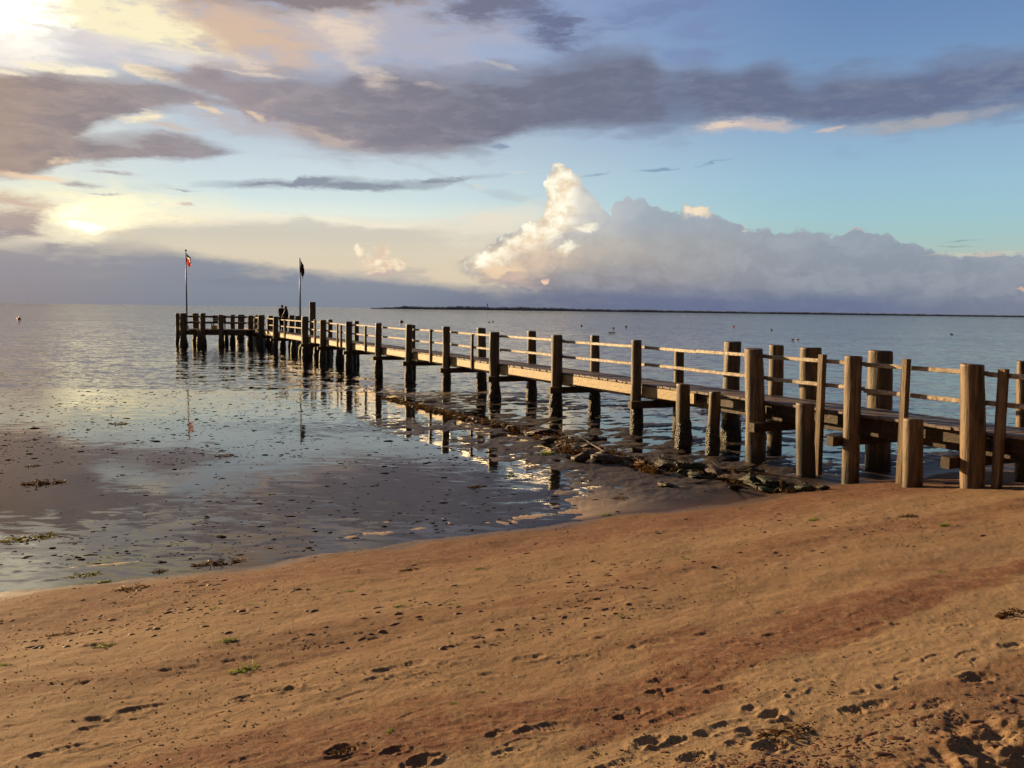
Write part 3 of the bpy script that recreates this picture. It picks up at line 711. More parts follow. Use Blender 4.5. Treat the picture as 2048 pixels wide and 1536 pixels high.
finish(m_crust, q, bsdf(q, q.mix(q.ss(nn, 0.4, 0.65), (0.018, 0.014, 0.012), (0.07, 0.045, 0.022)), 0.5, bump(q, vz.outputs['Distance'], 0.9, 0.03)))
m_metal, q = new_mat('galvanised_metal')
finish(m_metal, q, bsdf(q, (0.32, 0.32, 0.33), 0.4, None, 0.5, Metallic=0.7))

# ------------------------------------------------------------------ jetty lines
DECK = 1.2
A_ = on_z(1853.6, 847, DECK)[:2]; B_ = on_z(769, 695, DECK)[:2]
U2 = _n(B_ - A_)                                  # towards the sea
N2 = np.array([-U2[1], U2[0]]); N2 = N2 if N2[0] > 0 else -N2   # away from the viewer's side
def jet(t, off=0.0): return A_ + U2 * t + N2 * off
def t_at(px, py, off):
    d = ray(px, py)[:2]; o = A_ + N2 * off
    # o + U2 t = d k
    m = np.array([[U2[0], -d[0]], [U2[1], -d[1]]]); t, k = np.linalg.solve(m, -o)
    return t
def z_at(px, py, x, y):
    d = ray(px, py); return EYE + d[2] * y / d[1]
def lathe_pile(name, x, y, z0, z1, r0, r1, lean=(0, 0), mat=None, parent=None, seed=0, n=20, rough=0.085, flat=True):
    """a tree-trunk pile: uneven, slightly bent, with a worn rim"""
    H = z1 - z0; m = max(8, int(H / 0.09)); g_ = np.random.default_rng(seed)
    zz = list(np.linspace(0, H - 0.03, m)) + [H - 0.008, H]
    an = np.linspace(0, 2 * math.pi, n, endpoint=False); vv = []
    tilt = g_.normal(0, 0.03, 2)
    for k, z in enumerate(zz):
        f = z / H; r = r0 + (r1 - r0) * f
        if k == len(zz) - 1: r *= 0.86
        rr = r * (1 + rough * 1.5 * np.array([fbm(np.array(math.cos(a) * 1.1 + seed * 3.1), np.array(z * 1.3 + math.sin(a) * 1.1), 3, seed) for a in an])
                  + rough * 0.7 * np.array([vnoise(np.array(math.cos(a) * 4 + seed), np.array(math.sin(a) * 4 + z * 0.5), seed + 5) for a in an]))
        bend = 0.25 * r * vnoise(np.array(z * 0.7 + seed * 1.7), np.array(0.3), 3)
        top = (tilt[0] * np.cos(an) + tilt[1] * np.sin(an)) * r if k >= len(zz) - 2 else 0
        vv += [(x + lean[0] * f + bend + R_ * math.cos(a), y + lean[1] * f + R_ * math.sin(a), z + (top[i] if k >= len(zz) - 2 else 0)) for i, (a, R_) in enumerate(zip(an, rr))]
    ff = []
    for k in range(len(zz) - 1):
        for i in range(n): ff.append((k * n + i, k * n + (i + 1) % n, (k + 1) * n + (i + 1) % n, (k + 1) * n + i))
    vv.append((x + lean[0], y + lean[1], H + 0.004)); c = len(vv) - 1; b = (len(zz) - 1) * n
    ff += [(b + i, b + (i + 1) % n, c) for i in range(n)]
    vv = [(p[0] - x, p[1] - y, p[2]) for p in vv]
    me = mesh_np(name, vv, ff, True)
    o = link(name, me, mat, parent); o.location = (x, y, z0)
    return o
def crust(parent, r, z0, seed, wide=1.28, top=0.62):
    """mussels and weed that thicken a pile round the low-water mark (z in world = 0)"""
    g_ = np.random.default_rng(seed); n, m = 22, 12; vv = []; base = -0.25
    h = top * g_.uniform(0.8, 1.15)
    for k in range(m + 1):
        f = k / m; z = base + (h - base) * f
        prof = 1.02 + (wide - 1) * math.sin(min(1, (1 - f) * 1.25 + 0.03) * math.pi * 0.62) ** 0.9 if f < 1 else 0.96
        for i in range(n):
            a = 2 * math.pi * i / n
            w = 1 + 0.16 * float(fbm(np.array(math.cos(a) * 2 + seed), np.array(math.sin(a) * 2 + z * 6), 3, seed)) * (1 if f < 1 else 0.2)
            vv.append((r * prof * w * math.cos(a), r * prof * w * math.sin(a), z - z0 + (0.06 * float(vnoise(np.array(a * 2.0), np.array(seed * 1.0), 9)) if k == m else 0)))
    ff = [(k * n + i, k * n + (i + 1) % n, (k + 1) * n + (i + 1) % n, (k + 1) * n + i) for k in range(m) for i in range(n)]
    return link('mussel_crust', mesh_np('mussel_crust', vv, ff, True), m_crust, parent)

jetty = tag(empty('jetty', (float(jet(20)[0]), float(jet(20)[1]), 0.0)), 'long wooden jetty on round piles running from the beach out over the shallows', 'jetty')
JX, JY = float(jet(20)[0]), float(jet(20)[1])
def under(o, par=jetty):
    """parent while keeping the world position"""
    o.parent = par; o.location = Vector(o.location) - Vector((JX, JY, 0)); return o
NEAR, BACK = -0.17, 1.12
PILES = []           # (t, x, y, r)
def pile(px_t, py_t, px_b, w, off, seed, owner='jetty', land=False, wet=True, py_b=None, name='pile', top=None):
    py_b = py_b or py_t + 200
    t = t_at(px_b, py_b, off); x, y = jet(t, off)
    tt = t_at(px_t, py_t, off); xt, yt = jet(tt, off)
    r = 0.5 * w * y / 1800.0
    zt = top if top is not None else z_at(px_t, py_t, xt, yt)
    zb = float(ground_z(x, y)); z0 = zb - 0.35
    k = (zt - z0) / max(0.3, zt - zb)
    o = lathe_pile(name, x, y, z0, zt, r * 1.06, r, ((xt - x), (yt - y)), m_land_pile if land else m_pile, None, seed)
    if wet: crust(o, r, z0, seed + 50)
    if owner == 'jetty': under(o)
    PILES.append((t, x, y, r, off))
    return o
# near row (px of the top, py of the top, px of the foot, width in px)
near_px = [(1945, 728, 1948, 45, 1, 0), (1706, 712, 1706, 33, 1, 0), (1508, 697, 1514, 38, 1, 0), (1273, 680, 1272, 21, 0, 1), (1113, 670, 1111, 22, 0, 1), (989, 664, 988, 20, 0, 1),
           (892, 653, 892, 15, 0, 1), (818, 649, 817, 14, 0, 1), (757, 646, 757, 13.5, 0, 1), (697, 643, 698, 13, 0, 1), (646, 640, 646, 12, 0, 1), (610, 633, 612, 13.5, 0, 1), (552, 633, 551, 10, 0, 1), (522, 630, 523, 12.5, 0, 1), (502, 631, 502, 11, 0, 1)]
near_t = []
for i, (a, b, c, w, land, wet) in enumerate(near_px):
    pile(a, b, c, w, NEAR, 100 + i, land=bool(land), wet=bool(wet)); near_t.append(PILES[-1][0])
back_px = [(1555, 690, 1549, 28, 1, 0), (1358, 702, 1356, 20, 0, 1), (1190, 671, 1188, 19, 0, 1), (1064, 662, 1062, 18, 0, 1), (963, 656, 962, 17, 0, 1), (896, 656, 895, 10, 0, 1), (826, 650, 826, 9, 0, 1), (713, 642, 713, 10, 0, 1),
           (660, 639, 661, 10, 0, 1), (595, 632, 595, 9, 0, 1), (583, 630.5, 584, 10.5, 0, 1), (541, 631.5, 541, 11, 0, 1), (514, 630, 514, 8, 0, 1), (482, 629.3, 482, 13, 0, 1)]
back_t = []
for i, (a, b, c, w, land, wet) in enumerate(back_px):
    pile(a, b, c, w, BACK, 140 + i, land=bool(land), wet=bool(wet)); back_t.append(PILES[-1][0])
for i, (t, off) in enumerate(((near_t[0] - 3.6, NEAR), (near_t[0] - 3.5, BACK), (near_t[0] - 7.0, NEAR), (near_t[0] - 7.0, BACK))):
    x, y = jet(t, off); zb = float(ground_z(x, y))
    under(lathe_pile('pile', x, y, zb - 0.35, DECK + 1.0, 0.17, 0.16, (0, 0), m_land_pile, None, 190 + i))
for i, px in enumerate((505, 527, 548, 566, 588, 604, 634, 655, 680, 705)):       # piles under the middle of the deck
    t = t_at(px, 700, 0.5 + 0.2 * (i % 2)); x, y = jet(t, 0.5 + 0.2 * (i % 2))
    o = under(lathe_pile('pile', x, y, -1.1, DECK - 0.06, 0.18, 0.16, (0, 0), m_pile, None, 260 + i)); crust(o, 0.17, -1.1, 280 + i)
# deck: planks laid across, from the beach end to the head
T0, T1 = near_t[0] - 8.0, t_at(490, 660, 0.0)
ax3 = np.array([U2[0], U2[1], 0]); ay3 = np.array([N2[0], N2[1], 0]); az3 = np.array([0, 0, 1.0])
def rel(v): return np.array(v) - np.array([JX, JY, 0])
deck = MB(); t = T0; g_ = np.random.default_rng(5)
while t < T1:
    w = g_.uniform(0.13, 0.15); c = jet(t + w / 2, 0.505 + g_.normal(0, 0.008))
    deck.box(rel((c[0], c[1], DECK - 0.022 + g_.normal(0, 0.0025))), ay3, ax3, az3, 0.525 + g_.normal(0, 0.006), w / 2 - 0.005, 0.022, 0.0012, 0.004); t += w
deck.build('deck', m_deck, jetty)
bays = [T0] + [near_t[0] - 3.6] + list(near_t) + [T1]
t_dark = t_at(1390, 790, 0.0)
bays += [t_dark]
bays = sorted(set(round(b, 3) for b in bays))
for i, (a, b) in enumerate(zip(bays[:-1], bays[1:])):
    if b - a < 0.3: continue
    m_, L_ = (a + b) / 2, (b - a) / 2
    g_ = np.random.default_rng(300 + i)
    ang = g_.normal(0, 0.004)
    def board(off, z, hz, hy, dz=0.0):
        c = jet(m_, off); ax = _n(ax3 + az3 * dz)
        return MB().box(rel((c[0], c[1], z)), ax, ay3, np.cross(ax, ay3), L_ - 0.004, hy, hz, 0.003, 0.008)
    shore = m_ < t_dark
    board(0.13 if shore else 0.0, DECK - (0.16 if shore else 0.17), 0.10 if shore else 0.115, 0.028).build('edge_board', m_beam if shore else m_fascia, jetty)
    board(1.0, DECK - 0.17, 0.115, 0.028).build('edge_board', m_beam, jetty)
    board(0.28, DECK - 0.29, 0.10, 0.05).build('stringer', m_beam, jetty)
    board(0.80, DECK - 0.29, 0.10, 0.05).build('stringer', m_beam, jetty)
    board(0.022, DECK + 0.865 + g_.normal(0, 0.012), 0.036, 0.022, ang).build('rail', m_rail, jetty)
    board(0.022, DECK + 0.445 + g_.normal(0, 0.012), 0.036, 0.022, ang).build('rail', m_rail, jetty)
# cross beams under the deck, their ends stick out past the near piles
for i, t in enumerate(near_t):
    c = jet(t - 0.2 if t > near_t[0] + 4 else t + 0.22, 0.42)
    MB().box(rel((c[0], c[1], DECK - 0.47)), ay3, ax3, az3, 0.92, 0.075, 0.085, 0.004, 0.012).build('cross_beam', m_beam, jetty)
# thin rail posts between the piles
for i, (px, pyt, w, foot) in enumerate([(2006, 738, 17, 1), (1813, 718, 14, 1), (1645, 709, 14, 1), (944, 668, 5, 0), (861, 659, 5, 0), (731, 652, 4.2, 0), (682, 650, 4, 0), (675, 648, 3, 0), (630, 639, 4, 0), (605, 636, 3.6, 0), (570, 640, 3, 0), (536, 637, 3, 0), (510, 636, 3, 0)]):
    t = t_at(px, pyt + 60, -0.045); x, y = jet(t, -0.045 - (0.03 if foot else 0)); h = w * y / 3600
    zt = z_at(px, pyt, x, y); zb = float(ground_z(x, y)) - 0.3 if foot else DECK - 0.30
    MB().box(rel((x, y, (zt + zb) / 2)), az3, ax3, ay3, (zt - zb) / 2, h, min(h, 0.05), 0.004, 0.008).build('rail_post', m_post, jetty)

# head of the jetty: a small landing to the left
e0 = on_z(366, 690, 0.0)[:2]; YH = 65.0
def hx(px): return (px - 1024) / 1800.0 * YH * 1.0 + 0.0
HX0, HX1 = hx(352), hx(492)
head_deck = MB(); x = HX0; g_ = np.random.default_rng(8)
while x < HX1:
    head_deck.box(rel((x + 0.07, YH + 1.35, DECK - 0.03 + g_.normal(0, 0.003))), (0, 1, 0), (1, 0, 0), (0, 0, 1), 1.3, 0.066, 0.022); x += 0.145
head_deck.build('landing_deck', m_deck, jetty)
hm = (HX0 + HX1) / 2; hl = (HX1 - HX0) / 2
for y in (YH + 0.02, YH + 2.68):
    MB().box(rel((hm, y, DECK - 0.24)), (1, 0, 0), (0, 1, 0), (0, 0, 1), hl, 0.05, 0.17).build('edge_board', m_beam, jetty)
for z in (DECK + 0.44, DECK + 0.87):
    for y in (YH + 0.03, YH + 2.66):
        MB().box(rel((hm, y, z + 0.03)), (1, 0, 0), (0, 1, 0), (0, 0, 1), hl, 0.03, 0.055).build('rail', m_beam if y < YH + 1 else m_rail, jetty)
for i, (px, w, back) in enumerate([(355.5, 9, 1), (366.5, 13, 0), (391, 11.5, 1), (405.5, 10.5, 0), (441.5, 10, 0), (464.5, 9, 1), (452, 7, 1), (398, 9, 0)]):
    y = YH + (2.85 if back else -0.14); x = (px - 1024) / 1800.0 * y
    zt = z_at(px, 626.5 if px < 410 else 629.5, x, y) if px not in (452, 398) else DECK - 0.1
    o = under(lathe_pile('pile', x, y, -1.0, zt, 0.5 * w * y / 1800 * 1.05, 0.5 * w * y / 1800, (0, 0), m_pile, None, 230 + i)); crust(o, 0.5 * w * y / 1800, -1.0, 240 + i)

# ------------------------------------------------------------------ free-standing mooring piles and sawn stumps (things of their own)
def mooring(px_t, py_t, px_b, w, off, seed, label, name='mooring_pile', land=False, wet=True, cat='mooring pile', group='thick mooring piles behind the jetty', py_b=None):
    o = pile(px_t, py_t, px_b, w, off, seed, owner=None, land=land, wet=wet, py_b=py_b, name=name)
    tag(o, label, cat, group); return o
mooring(1760, 701, 1757, 47, 1.34, 401, 'thickest round wooden mooring pile behind the jetty, its left side sunlit, in damp ground', land=True, wet=False)
mooring(1621, 695, 1617, 40, 1.30, 402, 'sunlit thick mooring pile with a flat top behind the tall thin rail post', land=True, wet=False)
mooring(1465, 683, 1461, 33, 1.26, 403, 'thick mooring pile standing in water beside the leaning near pile, top above the rails', wet=True)
mooring(625, 604, 626, 12.5, 1.35, 404, 'tallest mooring pile far out near the two people, rising above the horizon', wet=True)
mooring(2046, 722, 2046, 22, 1.34, 405, 'mooring pile cut by the right edge of the picture, behind the jetty', land=True, wet=False)
ST = 'sawn off stumps in front of the jetty'
mooring(1826, 837, 1823, 37, -0.42, 411, 'short sawn stump with a knot standing in sand at the foot of the jetty', 'wooden_stump', True, False, 'stump', ST)
mooring(1611, 806, 1612, 37, -0.40, 412, 'broad sawn stump in shallow water beside the thin rail post', 'wooden_stump', False, False, 'stump', ST)
mooring(1430, 783, 1422, 23, -0.42, 413, 'slender leaning stump with a sunlit left edge in the shallows', 'wooden_stump', False, True, 'stump', ST)
mooring(1368, 768, 1364, 27, -0.44, 414, 'weed covered stump farthest out, in front of the deck edge', 'wooden_stump', False, True, 'stump', ST)
# ------------------------------------------------------------------ rocks of the old groyne
m_rock, q = new_mat('weedy_rock')
tc = q.node('ShaderNodeTexCoord').outputs['Object']; P = position(q); oi = q.node('ShaderNodeObjectInfo').outputs['Random']
nz = q.sep(q.node('ShaderNodeNewGeometry').outputs['Normal'])[2]
n1 = q.noise(q.vm('ADD', P, (3.0, 1.0, 0.0)), 6.0, 5.0, 0.65).outputs[0]; n2 = q.noise(P, 40.0, 4.0, 0.65).outputs[0]; n3 = q.noise(P, 1.1, 2.0, 0.5).outputs[0]
stone = q.mix(q.ss(n2, 0.35, 0.65), (0.026, 0.019, 0.015), (0.075, 0.052, 0.036))
weed = q.mix(q.ss(n2, 0.35, 0.65), (0.026, 0.011, 0.004), (0.125, 0.050, 0.014))
green = q.mix(q.ss(n2, 0.35, 0.65), (0.018, 0.022, 0.006), (0.065, 0.075, 0.018))
weed = q.mix(q.m('MULTIPLY', q.ss(n3, 0.5, 0.62), q.ss(P, 0, 1) if False else q.ss(q.sep(P)[0], -0.5, 3.0)), weed, green)
cov = q.ss(q.m('ADD', q.m('MULTIPLY', nz, 0.35), n1), 0.36, 0.54)
col = q.mix(cov, stone, weed)
finish(m_rock, q, bsdf(q, col, 0.42, bump(q, q.m('ADD', n2, q.m('MULTIPLY', n1, 1.5)), 1.0, 0.03), 0.5))
def rock_mesh(seed, flat=0.7):
    g_ = np.random.default_rng(seed); bm = bmesh.new()
    for _ in range(13):
        v = g_.normal(0, 1, 3); v /= np.linalg.norm(v); v *= g_.uniform(0.8, 1.05); bm.verts.new((v[0], v[1] * 0.8, v[2] * flat))
    bmesh.ops.convex_hull(bm, input=list(bm.verts))
    bmesh.ops.delete(bm, geom=[v for v in bm.verts if not v.link_faces], context='VERTS')
    bmesh.ops.bevel(bm, geom=list(bm.edges), offset=0.12, segments=2, affect='EDGES', profile=0.6)
    bmesh.ops.triangulate(bm, faces=list(bm.faces))
    bmesh.ops.subdivide_edges(bm, edges=[e for e in bm.edges if e.calc_length() > 0.3], cuts=2, use_grid_fill=True)
    bmesh.ops.triangulate(bm, faces=list(bm.faces))
    bm.normal_update()
    for v in bm.verts:
        p = v.co; d = mnoise.fractal(p * 2.4 + Vector((seed, 0, 0)), 0.8, 2.1, 4) * 0.09
        v.co += v.normal * d
    me = bpy.data.meshes.new('rock'); bm.to_mesh(me); bm.free()
    me.polygons.foreach_set('use_smooth', np.ones(len(me.polygons), bool)); me.materials.append(m_rock)
    return me
ROCKS = [rock_mesh(900 + k, 0.55 + 0.05 * (k % 4)) for k in range(10)]
def rock(x, y, sx, sy, sz, rot, k, sink=0.3):
    o = bpy.data.objects.new('rock', ROCKS[k % 10]); COL.objects.link(o)
    z = float(base_z(x, y)[0])
    o.location = (x, y, max(z, -0.06) + sz * (0.5 - sink)); o.scale = (sx, sy, sz); o.rotation_euler = (rng.normal(0, 0.12), rng.normal(0, 0.12), rot)
    return o
named_rocks = [  # px, py, width px, height px, label
    (1552, 982, 112, 50, 'largest rock of the groyne, green weed on its hump and a flat brown face'), (1392, 950, 84, 46, 'round rock with shaggy green weed at the middle of the near groyne'),
    (1612, 992, 62, 24, 'low rock at the beach end of the groyne with a pale sunlit chip'), (1648, 993, 34, 16, 'small dark rock farthest right, last of the groyne on the sand'),
    (1472, 985, 40, 22, 'small rock with a warm sunlit left side in front of the groyne'), (1332, 978, 56, 18, 'flat dark slab lying on the wet mud in front of the groyne'),
    (1160, 925, 54, 36, 'upright block with a sunlit left edge standing out of the brown weed'), (1226, 928, 120, 34, 'long low rock covered in brown weed beside the upright block'),
    (1340, 936, 60, 34, 'rusty brown rock just left of the shaggy green one'), (1455, 955, 70, 34, 'dark weedy rock between the shaggy green rock and the largest rock'),
    (1084, 872, 92, 26, 'brown weed covered mound where the groyne bends by a long reflection'), (1105, 886, 60, 18, 'low brown rock just below the weed covered mound')]
for k, (px, py, w, h, lb) in enumerate(named_rocks):
    p = on_z(px, py, 0.0); W_ = w * p[1] / 1800 * 0.5; H_ = h * p[1] / 1800 * 0.62
    o = rock(p[0], p[1] + W_ * 0.3, W_, W_ * 0.75, H_, shore_head(rng.normal(0, 0.2) - 0.9), k, 0.12)
    tag(o, lb, 'rock', 'rocks of the groyne')
gl_ = on_z(770, 797)[:2]; ge_ = on_z(1600, 985)[:2]
bendpts = [on_z(*p)[:2] for p in ((770, 797), (900, 828), (1000, 852), (1090, 874), (1180, 908), (1300, 935), (1400, 952), (1500, 968), (1590, 986))]
seg = [0.0]
for a, b in zip(bendpts[:-1], bendpts[1:]): seg.append(seg[-1] + np.linalg.norm(b - a))
def on_groyne(s_):
    i = int(np.clip(np.searchsorted(seg, s_) - 1, 0, len(bendpts) - 2)); f = (s_ - seg[i]) / (seg[i + 1] - seg[i])
    return bendpts[i] * (1 - f) + bendpts[i + 1] * f
for k in range(170):
    f = (k + rng.uniform(0, 0.8)) / 170; c = on_groyne(f * seg[-1])
    sz = 0.09 + 0.08 * f + rng.uniform(0, 0.06 + 0.08 * f); lat = rng.normal(0, 0.05 + 0.13 * f)
    o = rock(c[0] + GN[0] * lat, c[1] + GN[1] * lat, sz * rng.uniform(0.9, 1.5), sz * rng.uniform(0.8, 1.1), sz * rng.uniform(0.38, 0.66), rng.uniform(0, 6.28), k, 0.2)
    tag(o, 'small brown weed covered stone packed in the low line of the groyne', 'rock', 'small stones of the groyne')

# ------------------------------------------------------------------ seaweed
def weed_mat(name, c0, c1, rough=0.4):
    m, q = new_mat(name)
    P = position(q); n = q.noise(P, 60.0, 2.0, 0.6).outputs[0]
    c = q.mix(q.ss(n, 0.3, 0.7), c0, c1); b = bsdf(q, c, 0.6, None, 0.15)
    tl = q.node('ShaderNodeBsdfTranslucent'); q.put(tl.inputs[0], c); mx = q.node('ShaderNodeMixShader'); mx.inputs[0].default_value = 0.35
    m.node_tree.links.new(b, mx.inputs[1]); m.node_tree.links.new(tl.outputs[0], mx.inputs[2])
    return finish(m, q, mx.outputs[0])
m_green = weed_mat('green_weed', (0.09, 0.15, 0.012), (0.26, 0.34, 0.04))
m_brown = weed_mat('brown_weed', (0.045, 0.024, 0.010), (0.16, 0.082, 0.03))
m_olive = weed_mat('olive_weed', (0.09, 0.085, 0.012), (0.34, 0.30, 0.05))
def tuft_mesh(seed, n=110, L=1.0, Wd=0.42, H=0.16, bw=0.05):
    """a heap of curling ribbons inside an L x Wd x H lens"""
    g_ = np.random.default_rng(seed); mb = MB()
    for _ in range(n):
        a = g_.uniform(0, 6.283); r = math.sqrt(g_.uniform(0, 1)) * 0.5
        u, v = r * math.cos(a), r * math.sin(a); hz = H * max(0.05, 1 - (2 * r) ** 2) * (0.55 + 0.9 * float(fbm(np.array(u * 4.0 + seed), np.array(v * 4.0), 2, seed) + 0.3))
        p = np.array([u * L, v * Wd, hz * g_.uniform(0.1, 1)]); d = g_.normal(0, 1, 3); d[2] *= 0.5; d[0] *= 1.5; d = _n(d)
        st = g_.uniform(0.06, 0.15) * L; w = bw * g_.uniform(0.4, 1.0) * L; pts = [p]
        for _k in range(3):
            d = _n(d + g_.normal(0, 0.45, 3) + np.array([0, 0, -0.25])); q_ = pts[-1] + d * st / 2; q_[2] = max(q_[2], 0.004); pts.append(q_)
        sd_ = _n(np.cross(d, g_.normal(0, 1, 3))) * w / 2
        vv = []; 
        for k, p_ in enumerate(pts):
            kk = (0.7, 1.0, 0.9, 0.25)[k]; vv += [p_ - sd_ * kk, p_ + sd_ * kk]
        mb.add(vv, [(2 * k, 2 * k + 1, 2 * k + 3, 2 * k + 2) for k in range(3)])
    return mesh_np('seaweed', mb.v, mb.f, True)
GREENS = [tuft_mesh(500 + k) for k in range(4)]; BROWNS = [tuft_mesh(520 + k, 120, 1.0, 0.3, 0.13, 0.045) for k in range(4)]; OLIVES = [tuft_mesh(540 + k, 150, 1.0, 0.34, 0.1, 0.05) for k in range(2)]
for l_, m_ in ((GREENS, m_green), (BROWNS, m_brown), (OLIVES, m_olive)):
    for me in l_: me.materials.append(m_)
def tuft(px, py, w, kind, label, turn=0.0, hs=1.0):
    h = ground_hit(px, py); z = max(float(ground_z(h[0], h[1])), 0.0)
    L_ = {'g': GREENS, 'b': BROWNS, 'o': OLIVES}[kind]; k = int(abs(px * 7 + py)) % len(L_)
    o = bpy.data.objects.new('seaweed_tuft', L_[k]); COL.objects.link(o)
    s_ = w * h[1] / 1800; o.location = (h[0], h[1], z - 0.004); o.scale = (s_, s_ * 1.15, s_ * hs); o.rotation_euler = (0, 0, shore_head(turn))
    return tag(o, label, 'seaweed', {'g': 'green seaweed tufts', 'b': 'brown seaweed strands', 'o': 'yellowish seaweed in the shallows'}[kind])
tuft(490, 1340, 76, 'g', 'biggest bright green seaweed tuft on the open sand, in front of the left half', 0.25, 1.1)
tuft(456, 1284, 42, 'g', 'flat green seaweed tuft just beyond the biggest green tuft')
tuft(800, 1214, 34, 'g', 'compact dark green seaweed tuft on sand straight below the far rocks', 0, 1.4)
tuft(915, 1214, 24, 'g', 'small green tuft right of the compact dark green one')
tuft(780, 1465, 26, 'g', 'upright green tuft beside the deep scuffed print near the bottom edge', 0.8, 2.0)
tuft(910, 1408, 28, 'g', 'dark green tuft, left one of a close pair near the bottom middle', 0, 1.3)
tuft(970, 1416, 22, 'g', 'tiny green tuft, right one of a close pair near the bottom middle')
tuft(960, 1384, 22, 'g', 'thin flat green scrap above the close pair of tufts')
tuft(1890, 1052, 30, 'g', 'vivid green tuft with a shadow on the smooth sand at far right', 0, 1.7)
tuft(1885, 1142, 28, 'g', 'flat dark green tuft below the vivid one at far right')
tuft(1626, 1042, 30, 'g', 'dark green tuft on the red sand below the largest rock')
tuft(1372, 1117, 24, 'g', 'small green tuft on smooth sand below the groyne')
tuft(1243, 1232, 24, 'g', 'dark green scrap among the faint prints right of centre')
tuft(430, 1216, 26, 'g', 'small green scrap beside a scooped hollow near the water')
tuft(500, 1210, 26, 'g', 'thin green scrap on the rim of a scooped hollow')
tuft(292, 1223, 26, 'g', 'pale green scrap at the wet edge on the left')
tuft(700, 1181, 26, 'g', 'thin green strip near the wet edge, left of centre')
tuft(860, 1179, 24, 'g', 'thin green strip near the wet edge at the middle')
tuft(960, 1138, 26, 'g', 'green scrap close to the waterline at the middle')
tuft(6, 1334, 30, 'g', 'green tuft cut by the left edge of the picture')
tuft(205, 1296, 62, 'g', 'yellow green strand lying along a dark scuffed hollow', 0.1, 0.8)
tuft(1095, 908, 40, 'g', 'bright green patch on mud at the foot of the brown groyne')
tuft(1020, 955, 26, 'g', 'green scrap on the wet mud in front of the groyne')
tuft(1212, 1031, 28, 'g', 'green tuft on wet mud where the sand begins')
tuft(440, 1127, 98, 'b', 'long dark brown strand at the very edge of the water', 0.0, 0.7)
tuft(266, 1178, 84, 'b', 'dark brown mound of weed on the wet edge, left', 0.05, 1.0)
tuft(122, 1270, 62, 'b', 'dark brown strand on sand near the left edge')
tuft(90, 973, 74, 'b', 'thin brown strand floating in the left shallows')
tuft(66, 938, 34, 'b', 'short brown strand floating above the longer one at left')
tuft(450, 918, 40, 'b', 'brown clump in the calm shallows left of centre')
tuft(240, 852, 36, 'b', 'dark clump far out in the calm shallows at left')
tuft(956, 979, 40, 'b', 'brown clump with a green tip on the mud, middle')
tuft(1240, 996, 46, 'b', 'dark strand on wet mud below the long low rock')
tuft(318, 1144, 44, 'b', 'thin brown strand between the wet edge mound and the long dark one')
tuft(378, 1166, 36, 'b', 'short brown strand on the sand below the long dark one')
tuft(820, 1139, 40, 'b', 'brown scrap on the sand near the waterline, middle')
tuft(1366, 1352, 30, 'b', 'dark brown lump on the reddish sand')
tuft(1578, 1466, 150, 'b', 'long green black strand over a hollow in the foreground right', -0.1, 0.9)
tuft(2022, 1229, 80, 'b', 'dark heap of weed at the right edge of the sand', 0.0, 1.3)
tuft(1184, 1511, 46, 'b', 'brown strand at the bottom edge, middle right')
tuft(685, 1505, 80, 'b', 'red brown weed in a deep scuffed hollow by the bottom edge', 0.3)
tuft(1815, 1034, 50, 'b', 'dark strand on the red sand under the landward piles')
tuft(48, 1086, 120, 'o', 'large yellow green raft of weed in the shallows at the left edge', 0.1, 0.55)
tuft(165, 1153, 74, 'o', 'bright yellow green strand in the shallows near the sand', 0.0, 0.6)
tuft(206, 1165, 40, 'o', 'small yellow green strand right beside the brighter one')
tuft(542, 963, 14, 'o', 'tiny yellow leaf of weed in the calm shallows')
tuft(542, 995, 22, 'o', 'small yellow strip of weed below the tiny leaf')
# brown weed draped over the groyne
for k in range(110):
    f = (k + 0.5) / 110; c = on_groyne(f * seg[-1]); lat = rng.normal(-0.04, 0.05 + 0.15 * f)
    o = bpy.data.objects.new('seaweed_tuft', BROWNS[k % 4]); COL.objects.link(o)
    s_ = 0.34 + 0.34 * f * rng.uniform(0.6, 1.2); o.location = (c[0] + GN[0] * lat, c[1] + GN[1] * lat, 0.0 + 0.02 * f); o.scale = (s_, s_ * 1.3, s_ * 1.3)
    o.rotation_euler = (0, 0, math.atan2(GD[1], GD[0]) + rng.normal(0, 0.5))
    tag(o, 'rusty brown seaweed heap draped between the stones of the groyne', 'seaweed', 'weed heaps along the groyne')

